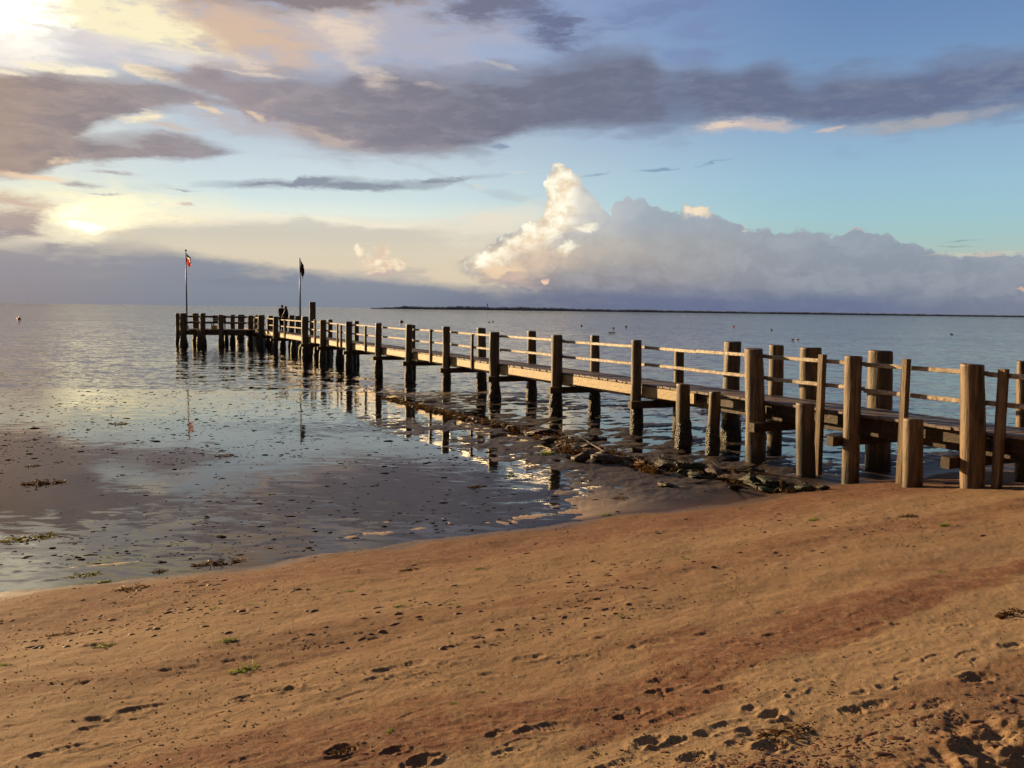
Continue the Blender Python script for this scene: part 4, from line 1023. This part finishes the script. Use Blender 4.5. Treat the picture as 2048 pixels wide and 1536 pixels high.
# ------------------------------------------------------------------ uncountable small stuff
def lumps(name, pts, sizes, mat, flat=0.5, long=1.6, seed=1, head=None):
    """little rounded bits, each a squashed low dome with its own turn"""
    g_ = np.random.default_rng(seed); n = len(pts); m = 7
    an = np.linspace(0, 2 * np.pi, m, endpoint=False)
    rot = (g_.uniform(0, 6.28, n) if head is None else head + g_.normal(0, 0.35, n))
    lg = g_.uniform(1.0, long, n); jit = g_.uniform(0.7, 1.25, (n, 2, m)); V_ = []
    for ring, (rr, hh) in enumerate(((1.0, -0.25), (0.72, 0.55))):
        a = sizes[:, None] * rr * jit[:, ring] * np.cos(an) * lg[:, None]; b = sizes[:, None] * rr * jit[:, ring] * np.sin(an)
        c, s_ = np.cos(rot)[:, None], np.sin(rot)[:, None]
        V_.append(np.stack([pts[:, 0:1] + a * c - b * s_, pts[:, 1:2] + a * s_ + b * c, pts[:, 2:3] + (hh * flat * sizes)[:, None] * np.ones(m)], -1))
    top = np.stack([pts[:, 0], pts[:, 1], pts[:, 2] + sizes * flat], -1)[:, None, :]
    V_ = np.concatenate([V_[0], V_[1], top], 1); K = 2 * m + 1
    F_ = []
    for i in range(m): F_ += [(i, (i + 1) % m, m + (i + 1) % m), (i, m + (i + 1) % m, m + i), (m + i, m + (i + 1) % m, 2 * m)]
    F_ = (np.array(F_)[None] + (np.arange(n) * K)[:, None, None]).reshape(-1, 3)
    return tag(link(name, mesh_np(name, V_.reshape(-1, 3), F_, True), mat), kind='stuff')
def scatter(n, boxpx, seed, dens=None, wet=False):
    """n points on the ground seen through a box of the photograph, kept with probability dens"""
    g_ = np.random.default_rng(seed); out = np.zeros((0, 2))
    for _ in range(60):
        px, py = g_.uniform(boxpx[0], boxpx[2], 4000), g_.uniform(boxpx[1], boxpx[3], 4000)
        h = np.stack([on_z(a, b, 0.0) for a, b in zip(px, py)]) if wet else ground_hits(px, py)
        k = np.ones(4000, bool) if dens is None else g_.uniform(size=4000) < dens(px, py, h.T)
        out = np.concatenate([out, h[k][:, :2]])
        if len(out) >= n: break
    return out[:n]
def with_z(p, wet=False):
    z = ground_z(p[:, 0], p[:, 1]); return np.column_stack([p, np.maximum(z, 0.0) if wet else z])
m_crumb, q = new_mat('sand_crumb'); P = position(q)
finish(m_crumb, q, bsdf(q, q.mix(q.ss(q.noise(P, 5.0, 2.0).outputs[0], 0.4, 0.6), (0.13, 0.07, 0.038), (0.28, 0.17, 0.092)), 0.85, None, 0.15))
m_speck, q = new_mat('dark_speck'); finish(m_speck, q, bsdf(q, (0.026, 0.018, 0.013), 0.85, None, 0.05))
m_shell, q = new_mat('shell_white'); finish(m_shell, q, bsdf(q, (0.62, 0.56, 0.47), 0.5, None, 0.4))
m_scrap, q = new_mat('red_brown_scrap'); P = position(q)
finish(m_scrap, q, bsdf(q, q.mix(q.ss(q.noise(P, 30.0, 2.0).outputs[0], 0.4, 0.6), (0.07, 0.030, 0.016), (0.24, 0.10, 0.048)), 0.6, None, 0.3))
g_ = np.random.default_rng(77)
cl = lambda px, py, h: 0.15 + 1.5 * np.maximum(0.0, fbm(h[0] * 1.3, h[1] * 1.3, 3, 91) + 0.1)
p = scatter(2600, (-40, 1190, 2090, 1545), 81, lambda px, py, h: cl(px, py, h) * (h[2] > 0.12))
lumps('sand_crumbs', with_z(p), np.minimum(g_.gamma(1.8, 0.0018, len(p)) + 0.0014, 0.0075), m_crumb, 0.8, 1.5, 82)
p = scatter(1300, (-40, 960, 2090, 1300), 83, lambda px, py, h: cl(px, py, h) * ((h[2] > 0.05) & (h[2] < 0.7)))
lumps('weed_bits', with_z(p), g_.gamma(2.2, 0.003, len(p)) + 0.003, m_scrap, 0.5, 2.6, 84, shore_head())
def dens_flat(px, py, h):
    s = inland(h[0], h[1]); qq = (h[0] - G0[0]) * GN[0] + (h[1] - G0[1]) * GN[1]
    ok = (s < -0.25) & (qq < -0.4) & (h[1] < 30.4)
    return ok * (0.10 + 0.9 * np.maximum(0.0, fbm(h[0] * 0.8, h[1] * 0.5, 3, 95) + 0.25)) * np.where(py < 930, 1.0, 0.25)
p = scatter(3600, (-60, 772, 1300, 1130), 85, dens_flat, True)
lumps('weed_specks', with_z(p, True), (g_.gamma(1.6, 0.008, len(p)) + 0.005) * (0.45 + p[:, 1] / 42), m_speck, 0.32, 2.4, 86, 0.0)
p = scatter(70, (-20, 1000, 2080, 1530), 87, lambda px, py, h: 1.0 * (h[2] > 0.05))
lumps('shell_fragments', with_z(p), g_.uniform(0.003, 0.007, len(p)), m_shell, 0.35, 1.6, 88)
p = scatter(750, (1300, 1380, 2090, 1545), 89, lambda px, py, h: np.exp(-((py - (1560 - (px - 1330) * 0.235 + 20)) / 42.0) ** 2) * (0.3 + 2 * np.maximum(0, fbm(h[0] * 4, h[1] * 4, 2, 97) + 0.1)))
lumps('weed_scraps', with_z(p), g_.gamma(2.0, 0.0022, len(p)) + 0.002, m_scrap, 0.3, 3.0, 90)
# ------------------------------------------------------------------ flags
def paint_mat(name, c, rough=0.5, spec=0.4):
    m, q = new_mat(name); P = position(q); n = q.noise(P, 7.0, 3.0, 0.6).outputs[0]
    return finish(m, q, bsdf(q, q.mix(q.ss(n, 0.3, 0.7), tuple(v * 0.75 for v in c), c), rough, None, spec))
m_polew = paint_mat('pole_paint', (0.16, 0.15, 0.15), 0.45)
m_dark = paint_mat('dark_cloth', (0.012, 0.012, 0.016), 0.9, 0.1)

def cloth_mat(name, c):
    m, q = new_mat(name); b = bsdf(q, c, 0.85, None, 0.1); tl = q.node('ShaderNodeBsdfTranslucent'); q.put(tl.inputs[0], (c[0], c[1], c[2], 1.0))
    mx = q.node('ShaderNodeMixShader'); mx.inputs[0].default_value = 0.5
    m.node_tree.links.new(b, mx.inputs[1]); m.node_tree.links.new(tl.outputs[0], mx.inputs[2])
    return finish(m, q, mx.outputs[0])
m_redc = cloth_mat('red_cloth', (0.55, 0.06, 0.045)); m_whitec = cloth_mat('white_cloth', (0.85, 0.80, 0.76)); m_bluec = paint_mat('navy_cloth', (0.012, 0.014, 0.035), 0.85, 0.1)
m_brownc = paint_mat('brown_red_cloth', (0.13, 0.035, 0.025), 0.85, 0.1); m_olivec = paint_mat('olive_cloth', (0.10, 0.085, 0.03), 0.85, 0.1)
def flagpole(px, py_top, t=None, off=0.5, xy=None, label='', ball=True):
    if xy is None:
        tt = t_at(px, 650, off); x, y = jet(tt, off)
    else: x, y = xy
    zt = z_at(px, py_top, x, y)
    r = tag(empty('flagpole', (x, y, DECK)), label, 'flagpole', 'flagpoles on the jetty')
    MB().tube((0, 0, 0), (0, 0, zt - DECK), 0.06, 0.036, 12).build('pole', m_polew, r, True)
    mb = MB()
    for k in range(6):
        a0, a1 = math.pi * k / 6 - math.pi / 2, math.pi * (k + 1) / 6 - math.pi / 2
        mb.tube((0, 0, zt - DECK + 0.07 + 0.075 * math.sin(a0)), (0, 0, zt - DECK + 0.07 + 0.075 * math.sin(a1)), max(0.004, 0.075 * math.cos(a0)), max(0.004, 0.075 * math.cos(a1)), 10)
    if ball: mb.build('finial', m_polew, r, True)
    MB().box((0, 0, 0.12), (1, 0, 0), (0, 1, 0), (0, 0, 1), 0.09, 0.09, 0.12).build('pole_base', m_metal, r)
    return x, y, zt
def limp_flag(x, y, zt, drop, reach, cols, label, seed, group='limp flags'):
    nu, nw = 30, 24; vv = []; g_ = np.random.default_rng(seed)
    for i in range(nw + 1):
        w = i / nw
        for j in range(nu + 1):
            f = j / nu
            sag = f ** 0.9
            X = 0.045 + reach * math.sin(min(1, f * 1.05) * math.pi * 0.62) * (1 - 0.55 * w) * (0.85 + 0.15 * math.sin(7 * f + 3 * w))
            Z = -w * drop * 0.52 - sag * drop * 0.50 * (1 - 0.35 * w) - 0.03 * math.sin(9 * f + 5 * w)
            Y = 0.10 * math.sin(f * 8.5 + w * 3 + seed) * f ** 0.6 + 0.03 * math.sin(19 * f + 6 * w)
            vv.append((X, Y, Z))
    me = bpy.data.meshes.new('flag'); ff = [(i * (nu + 1) + j, i * (nu + 1) + j + 1, (i + 1) * (nu + 1) + j + 1, (i + 1) * (nu + 1) + j) for i in range(nw) for j in range(nu)]
    me.from_pydata(vv, [], ff); me.update()
    for m_ in cols: me.materials.append(m_)
    for p_ in me.polygons:
        p_.material_index = min(len(cols) - 1, int((p_.index // nu) / nw * len(cols))); p_.use_smooth = True
    o = bpy.data.objects.new('flag', me); COL.objects.link(o); o.location = (x, y, zt - 0.12)
    return tag(o, label, 'flag', group)
y_ = YH + 0.35; fx = (373.5 - 1024) / 1800 * y_
a = flagpole(373.5, 503, xy=(fx, y_), label='flagpole at the far end of the jetty, left one of the two')
limp_flag(a[0], a[1], a[2], 1.35, 0.42, [m_bluec, m_whitec, m_redc, m_redc, m_redc], 'limp flag of dark, white and red on the left pole', 3)
a = flagpole(600.5, 516, off=0.95, label='flagpole standing right of the two people on the jetty', ball=False)
limp_flag(a[0], a[1], a[2], 1.55, 0.30, [m_dark, m_brownc, m_olivec], 'narrow dark limp flag with brown and olive on the right pole', 8)

# ------------------------------------------------------------------ the two people
m_skin = paint_mat('skin', (0.42, 0.24, 0.16), 0.5); m_hair = paint_mat('dark_hair', (0.018, 0.012, 0.009), 0.6); m_jacket = paint_mat('black_jacket', (0.014, 0.014, 0.016), 0.7, 0.2)
m_jacket2 = paint_mat('dark_brown_coat', (0.03, 0.018, 0.014), 0.7, 0.2); m_trouser = paint_mat('dark_trousers', (0.016, 0.018, 0.026), 0.8, 0.2); m_shoe = paint_mat('shoe_leather', (0.02, 0.014, 0.01), 0.5)
def skinned(name, joints, edges, mat, parent=None, sub=2, grow=0.0, root=0):
    """joints: {key: ((x,y,z), radius or (rx,ry))}"""
    keys = list(joints); me = bpy.data.meshes.new(name)
    me.from_pydata([joints[k][0] for k in keys], [(keys.index(a_), keys.index(b_)) for a_, b_ in edges], []); me.update()
    o = bpy.data.objects.new(name, me); COL.objects.link(o)
    sk = o.modifiers.new('skin', 'SKIN'); sk.use_smooth_shade = True
    ss_ = o.modifiers.new('sub', 'SUBSURF'); ss_.levels = sub; ss_.render_levels = sub
    for i, k in enumerate(keys):
        r = joints[k][1]; r = (r, r) if not isinstance(r, tuple) else r
        sv = me.skin_vertices[0].data[i]; sv.radius = (r[0] + grow, r[1] + grow); sv.use_root = (i == root)
    dg = bpy.context.evaluated_depsgraph_get(); ev = o.evaluated_get(dg)
    nm = bpy.data.meshes.new_from_object(ev); o.modifiers.clear(); o.data = nm; bpy.data.meshes.remove(me)
    nm.materials.clear(); nm.materials.append(mat); o.name = name
    nm.polygons.foreach_set('use_smooth', np.ones(len(nm.polygons), bool))
    if parent: o.parent = parent
    return o
def person(x, y, face, H, mj, label, lean, arm_fwd, hair_long, seed):
    """standing figure, local +Y is where the chest faces"""
    r = tag(empty('person', (x, y, DECK + 0.001)), label, 'person', 'couple on the jetty'); r.rotation_euler = (0, 0, face)
    k = H / 1.75; J = {}
    def j(n, p, rad): J[n] = ((p[0] * k, p[1] * k, p[2] * k), tuple(a * k for a in rad) if isinstance(rad, tuple) else rad * k)
    ly = lean
    j('pelvis', (0, 0, 0.94), (0.145, 0.105)); j('belly', (0, 0.01 + ly * 0.2, 1.08), (0.135, 0.10)); j('chest', (0, 0.01 + ly * 0.55, 1.28), (0.165, 0.115)); j('neck0', (0, ly * 0.9, 1.44), (0.075, 0.07))
    j('neck', (0, ly, 1.50), (0.052, 0.055)); j('jaw', (0, 0.03 + ly * 1.1, 1.575), (0.062, 0.075)); j('skull', (0, 0.015 + ly * 1.15, 1.665), (0.076, 0.09)); j('crown', (0, 0.005 + ly * 1.15, 1.715), (0.05, 0.06))
    E = [('pelvis', 'belly'), ('belly', 'chest'), ('chest', 'neck0'), ('neck0', 'neck'), ('neck', 'jaw'), ('jaw', 'skull'), ('skull', 'crown')]
    for s_, n in ((-1, 'l'), (1, 'r')):
        f_ = arm_fwd[0 if s_ < 0 else 1]
        j('hip' + n, (s_ * 0.09, 0, 0.88), (0.088, 0.092)); j('knee' + n, (s_ * 0.10, 0.03, 0.49), 0.058); j('ank' + n, (s_ * 0.105, -0.02, 0.09), 0.04); j('toe' + n, (s_ * 0.12, 0.14, 0.035), (0.042, 0.028))
        j('sh' + n, (s_ * 0.185, ly * 0.8, 1.40), 0.062); j('el' + n, (s_ * 0.245, f_[0] * 0.5 + ly * 0.6, 1.13 + 0.02), 0.045)
        wr = (s_ * (0.245 - f_[1]), f_[0] + ly * 0.5, 0.98 + f_[2]); j('wr' + n, wr, 0.03)
        d = _n(np.array(wr) - np.array((s_ * 0.245, f_[0] * 0.5 + ly * 0.6, 1.15)))
        pal = np.array(wr) + d * 0.07; j('palm' + n, tuple(pal), (0.036, 0.02))
        E += [('pelvis', 'hip' + n), ('hip' + n, 'knee' + n), ('knee' + n, 'ank' + n), ('ank' + n, 'toe' + n), ('chest', 'sh' + n), ('sh' + n, 'el' + n), ('el' + n, 'wr' + n), ('wr' + n, 'palm' + n)]
        side = _n(np.cross(d, (0, 1, 0.2)))
        for q_, (o_, l_) in enumerate(((-0.027, 0.068), (-0.009, 0.08), (0.009, 0.075), (0.026, 0.058))):
            b0 = pal + side * o_ + d * 0.025; b1 = b0 + d * l_ * 0.55 + np.array((0, 0.008, 0)); b2 = b1 + d * l_ * 0.45 + np.array((0, 0.02, 0))
            j(f'f{q_}a' + n, tuple(b0), 0.0095); j(f'f{q_}b' + n, tuple(b1), 0.009); j(f'f{q_}c' + n, tuple(b2), 0.0075); E += [('palm' + n, f'f{q_}a' + n), (f'f{q_}a' + n, f'f{q_}b' + n), (f'f{q_}b' + n, f'f{q_}c' + n)]
        th0 = np.array(wr) + d * 0.03 - side * 0.032; th1 = th0 + d * 0.035 - side * 0.02 + np.array((0, 0.02, 0)); j('ta' + n, tuple(th0), 0.011); j('tb' + n, tuple(th1), 0.009); E += [('wr' + n, 'ta' + n), ('ta' + n, 'tb' + n)]
    body = skinned('body', J, E, m_skin, r, 2)
    # face: nose, eyes, ears
    hy, hz = (0.015 + ly * 1.15) * k, 1.64 * k
    mb = MB().tube((0, hy + 0.085 * k, hz), (0, hy + 0.112 * k, hz - 0.035 * k), 0.008 * k, 0.015 * k, 8); mb.tube((-0.022 * k, hy + 0.088 * k, hz - 0.062 * k), (0.022 * k, hy + 0.088 * k, hz - 0.062 * k), 0.006 * k, 0.006 * k, 6)
    for s_ in (-1, 1): mb.tube((s_ * 0.072 * k, hy - 0.01 * k, hz + 0.015 * k), (s_ * 0.08 * k, hy - 0.012 * k, hz - 0.04 * k), 0.016 * k, 0.010 * k, 8)
    mb.build('face_features', m_skin, r, True)
    ey = MB()
    for s_ in (-1, 1): ey.tube((s_ * 0.03 * k, hy + 0.07 * k, hz + 0.008 * k), (s_ * 0.03 * k, hy + 0.087 * k, hz + 0.008 * k), 0.010 * k, 0.008 * k, 8)
    ey.build('eyes', m_dark, r, True)
    def part(names, edges, mat, nm, grow, over={}):
        sub = {n: J[n] for n in names}; sub.update(over)
        return skinned(nm, sub, [e for e in E if e[0] in sub and e[1] in sub] + edges, mat, r, 2, grow * k)
    part(['pelvis', 'belly', 'chest', 'neck0', 'shl', 'ell', 'wrl', 'shr', 'elr', 'wrr'], [], mj, 'jacket', 0.06)
    part(['pelvis', 'hipl', 'kneel', 'ankl', 'hipr', 'kneer', 'ankr'], [], m_trouser, 'trousers', 0.014)
    for n in 'lr': part(['ank' + n, 'toe' + n], [], m_shoe, 'shoe', 0.012)
    hj = {'a': ((0, hy - 0.02 * k, 1.70 * k), (0.083 * k, 0.09 * k)), 'b': ((0, hy - 0.035 * k, 1.65 * k), (0.08 * k, 0.07 * k)), 'c': ((0, hy - 0.055 * k, (1.46 if hair_long else 1.59) * k), (0.06 * k, 0.04 * k))}
    skinned('hair', hj, [('a', 'b'), ('b', 'c')], m_hair, r, 2)
    return r
tp = t_at(565, 668, 0.42); p1_ = jet(t_at(563, 668, 0.45), 0.45); p2_ = jet(t_at(573, 668, 0.40), 0.40)
def facing(dx, dy): return math.atan2(-dx, dy)
person(p1_[0], p1_[1], facing(0.9, -0.45), 1.86, m_jacket, 'taller person in a black jacket, left one of the couple on the jetty', 0.04, ((0.22, 0.05, 0.10), (0.25, 0.08, 0.10)), False, 1)
person(p2_[0], p2_[1], facing(-0.95, -0.25), 1.78, m_jacket2, 'person in a dark brown coat, right one of the couple on the jetty', 0.03, ((0.20, 0.06, 0.08), (0.24, 0.06, 0.12)), True, 2)

# ------------------------------------------------------------------ bench and yellow box on the landing
bx = (436 - 1024) / 1800 * (YH + 1.9)
bench = tag(empty('bench', (bx, YH + 1.9, DECK)), 'dark wooden bench with a slatted back on the landing at the jetty end', 'bench')
mb = MB()
for k in range(3): mb.box((0, -0.18 + k * 0.17, 0.46), (1, 0, 0), (0, 1, 0), (0, 0, 1), 0.48, 0.075, 0.02)
mb.build('seat', m_beam, bench)
mb = MB()
for k in range(4): mb.box((0, 0.28, 0.56 + k * 0.125), (1, 0, 0), (0, 1, 0), (0, 0, 1), 0.48, 0.018, 0.058)
mb.build('backrest', m_beam, bench)
for sx in (-0.42, 0.42):
    for sy, h in ((-0.2, 0.44), (0.23, 0.98)): MB().box((sx, sy, h / 2), (0, 0, 1), (1, 0, 0), (0, 1, 0), h / 2, 0.035, 0.035).build('leg', m_beam, bench)
m_yellow = paint_mat('yellow_plastic', (0.62, 0.34, 0.02), 0.4)
cx = (428.5 - 1024) / 1800 * (YH + 0.45)
case = tag(empty('storage_box', (cx, YH + 0.45, DECK)), 'small yellow box standing on the landing below the bench', 'box')
MB().box((0, 0, 0.11), (1, 0, 0), (0, 1, 0), (0, 0, 1), 0.17, 0.12, 0.11, 0, 0.02).build('body', m_yellow, case)
MB().box((0, 0, 0.25), (1, 0, 0), (0, 1, 0), (0, 0, 1), 0.18, 0.13, 0.028, 0, 0.012).build('lid', m_yellow, case)
MB().tube((-0.06, 0, 0.30), (0.06, 0, 0.30), 0.012).tube((-0.06, 0, 0.27), (-0.06, 0, 0.30), 0.012).tube((0.06, 0, 0.27), (0.06, 0, 0.30), 0.012).build('handle', m_dark, case)

# ------------------------------------------------------------------ buoys, driftwood and birds out on the water
m_buoyd = paint_mat('dark_buoy', (0.02, 0.02, 0.022), 0.5); m_buoyr = paint_mat('red_buoy', (0.75, 0.06, 0.03), 0.4)
def buoy(px, py, w, red, label):
    p = on_z(px, py, 0.0); R_ = max(0.16, 0.5 * w * p[1] / 1800)
    r = tag(empty('buoy', (p[0], p[1], 0)), label, 'buoy', 'buoys on the open water'); mb = MB()
    pr = [(0.25, -0.55), (0.8, -0.4), (1.0, 0.0), (0.95, 0.35), (0.7, 0.75), (0.3, 1.0), (0.12, 1.08)]
    for (r0, z0), (r1, z1) in zip(pr[:-1], pr[1:]): mb.tube((0, 0, z0 * R_), (0, 0, z1 * R_), r0 * R_, r1 * R_, 14)
    mb.build('float', m_buoyr if red else m_buoyd, r, True)
    MB().tube((0, 0, R_), (0, 0, R_ * 1.5), R_ * 0.10).tube((0, 0, R_ * 1.5), (0, 0, R_ * 1.62), R_ * 0.2, R_ * 0.2).build('eye', m_metal, r, True)
for q_ in ((803, 645, 8, 0, 'biggest dark buoy, above the rails left of the middle of the jetty'), (38, 639, 8, 1, 'lone red buoy on the bright water near the left edge'), (978, 645, 4, 0, 'left one of two small buoys in the golden reflection'), (986, 644, 4, 0, 'right one of two small buoys in the golden reflection'),
           (1163, 652, 4.5, 0, 'small dark buoy beyond the pile left of the floating log'), (1227, 657, 4.5, 0, 'small dark buoy just above the floating log'), (1252, 654, 5.5, 0, 'dark buoy to the right of the floating log'), (1467, 654, 5, 1, 'small reddish buoy straight above the thick sunlit mooring pile'),
           (1543, 660, 4.5, 0, 'small dark buoy right of the reddish one')):
    buoy(*q_)
p = on_z(1224, 666, 0); Lg = 14 * p[1] / 3600
log_ = MB(); 
for k in range(5): log_.tube((Lg * (-1 + 0.4 * k), 0, 0.03 + 0.02 * math.sin(k * 2.0)), (Lg * (-0.6 + 0.4 * k), 0, 0.03 + 0.02 * math.sin(k * 2.0 + 2)), 0.085 - 0.008 * k, 0.077 - 0.008 * k, 10)
o = log_.build('log', m_beam, None, True); o.location = p; tag(o, 'dark log floating flat on the water below a small buoy', 'log')
def bird(px, py, w, mat, label, face):
    p = on_z(px, py, 0.0); L_ = w * p[1] / 1800; r = tag(empty('water_bird', (p[0], p[1], 0.0)), label, 'bird', 'birds on the water'); r.rotation_euler = (0, 0, face)
    Jb = {'tail': ((-0.5 * L_, 0, 0.16 * L_), 0.04 * L_), 'rump': ((-0.3 * L_, 0, 0.10 * L_), 0.13 * L_), 'body': ((0, 0, 0.08 * L_), 0.19 * L_), 'breast': ((0.25 * L_, 0, 0.12 * L_), 0.15 * L_), 'neck': ((0.33 * L_, 0, 0.30 * L_), 0.06 * L_), 'head': ((0.38 * L_, 0, 0.45 * L_), 0.085 * L_)}
    skinned('body', Jb, [('body', 'rump'), ('rump', 'tail'), ('body', 'breast'), ('breast', 'neck'), ('neck', 'head')], mat, r, 2, root=2)
    MB().tube((0.43 * L_, 0, 0.45 * L_), (0.57 * L_, 0, 0.42 * L_), 0.035 * L_, 0.012 * L_).build('bill', m_buoyd, r)
bird(1586, 680, 7, m_buoyd, 'dark water bird, left one of the group of three beyond the piles', 3.1); bird(1591, 679, 6, m_whitec, 'white water bird in the middle of the group of three', 0.4); bird(1596, 680, 6, m_buoyd, 'dark water bird, right one of the group of three beyond the piles', 0.1)
bird(1903, 669, 7, m_buoyd, 'single dark water bird swimming at the far right', 2.9)

# ------------------------------------------------------------------ far shore
m_coast, q = new_mat('hazed_far_woods'); P = position(q); n = q.noise(P, 0.02, 4.0, 0.6).outputs[0]
finish(m_coast, q, bsdf(q, q.mix(q.ss(n, 0.4, 0.6), (0.13, 0.15, 0.22), (0.19, 0.21, 0.29)), 0.9, None, 0.05))  # pale blue of distant haze is put into the woods' colour
CD = 3400.0
prof = [(740, 0), (765, 2.0), (790, 3.5), (800, 6.0), (835, 4.8), (880, 5.2), (915, 7.0), (960, 6.8), (985, 5.4), (1010, 6.2), (1040, 7.0), (1090, 6.0), (1120, 6.6), (1140, 4.8), (1180, 5.0), (1230, 4.2), (1300, 5.0), (1340, 3.4), (1420, 4.0), (1500, 3.2), (1600, 4.2), (1700, 3.2), (1800, 3.4), (1880, 2.6), (1960, 2.8), (2048, 2.2), (2200, 2.0), (2700, 2.0)]
px_ = np.arange(740, 2700, 1.3); hh = np.interp(px_, [a[0] for a in prof], [a[1] for a in prof])
hh = hh + (1.1 * fbm(px_ * 0.16, px_ * 0 + 1, 4, 7, 0.65) + 0.4 * fbm(px_ * 0.6, px_ * 0, 2, 17)) * np.clip(hh / 3, 0, 1); hh = np.maximum(hh, 0.3) * 0.85 + 1.3
vv, ff = [], []
for i, (a, h) in enumerate(zip(px_, hh)):
    x = (a - 1024) / 1800 * CD; z = h * CD / 1800
    vv += [(x, CD, -1.0), (x, CD + 4, z * 0.7), (x, CD + 30, z), (x * 1.09, CD + 300, z * 0.9), (x * 1.12, CD + 420, -1.0)]
    if i: b = (i - 1) * 5; c = i * 5; ff += [(b + k, c + k, c + k + 1, b + k + 1) for k in range(4)]
tag(link('far_coast', mesh_np('far_coast', vv, ff, False), m_coast), kind='structure')
tx = (972.5 - 1024) / 1800 * CD
tw = tag(empty('lookout_tower', (tx, CD + 25, 0)), 'tiny slender tower rising from the woods of the far shore', 'tower')
MB().tube((0, 0, 0), (0, 0, 19), 2.0, 1.5, 10).build('shaft', m_coast, tw, True)
MB().tube((0, 0, 19), (0, 0, 20), 1.5, 2.6, 10).tube((0, 0, 20), (0, 0, 22.5), 2.6, 2.6, 10).tube((0, 0, 22.5), (0, 0, 25), 2.0, 0.3, 10).build('lantern_room', m_coast, tw, True)
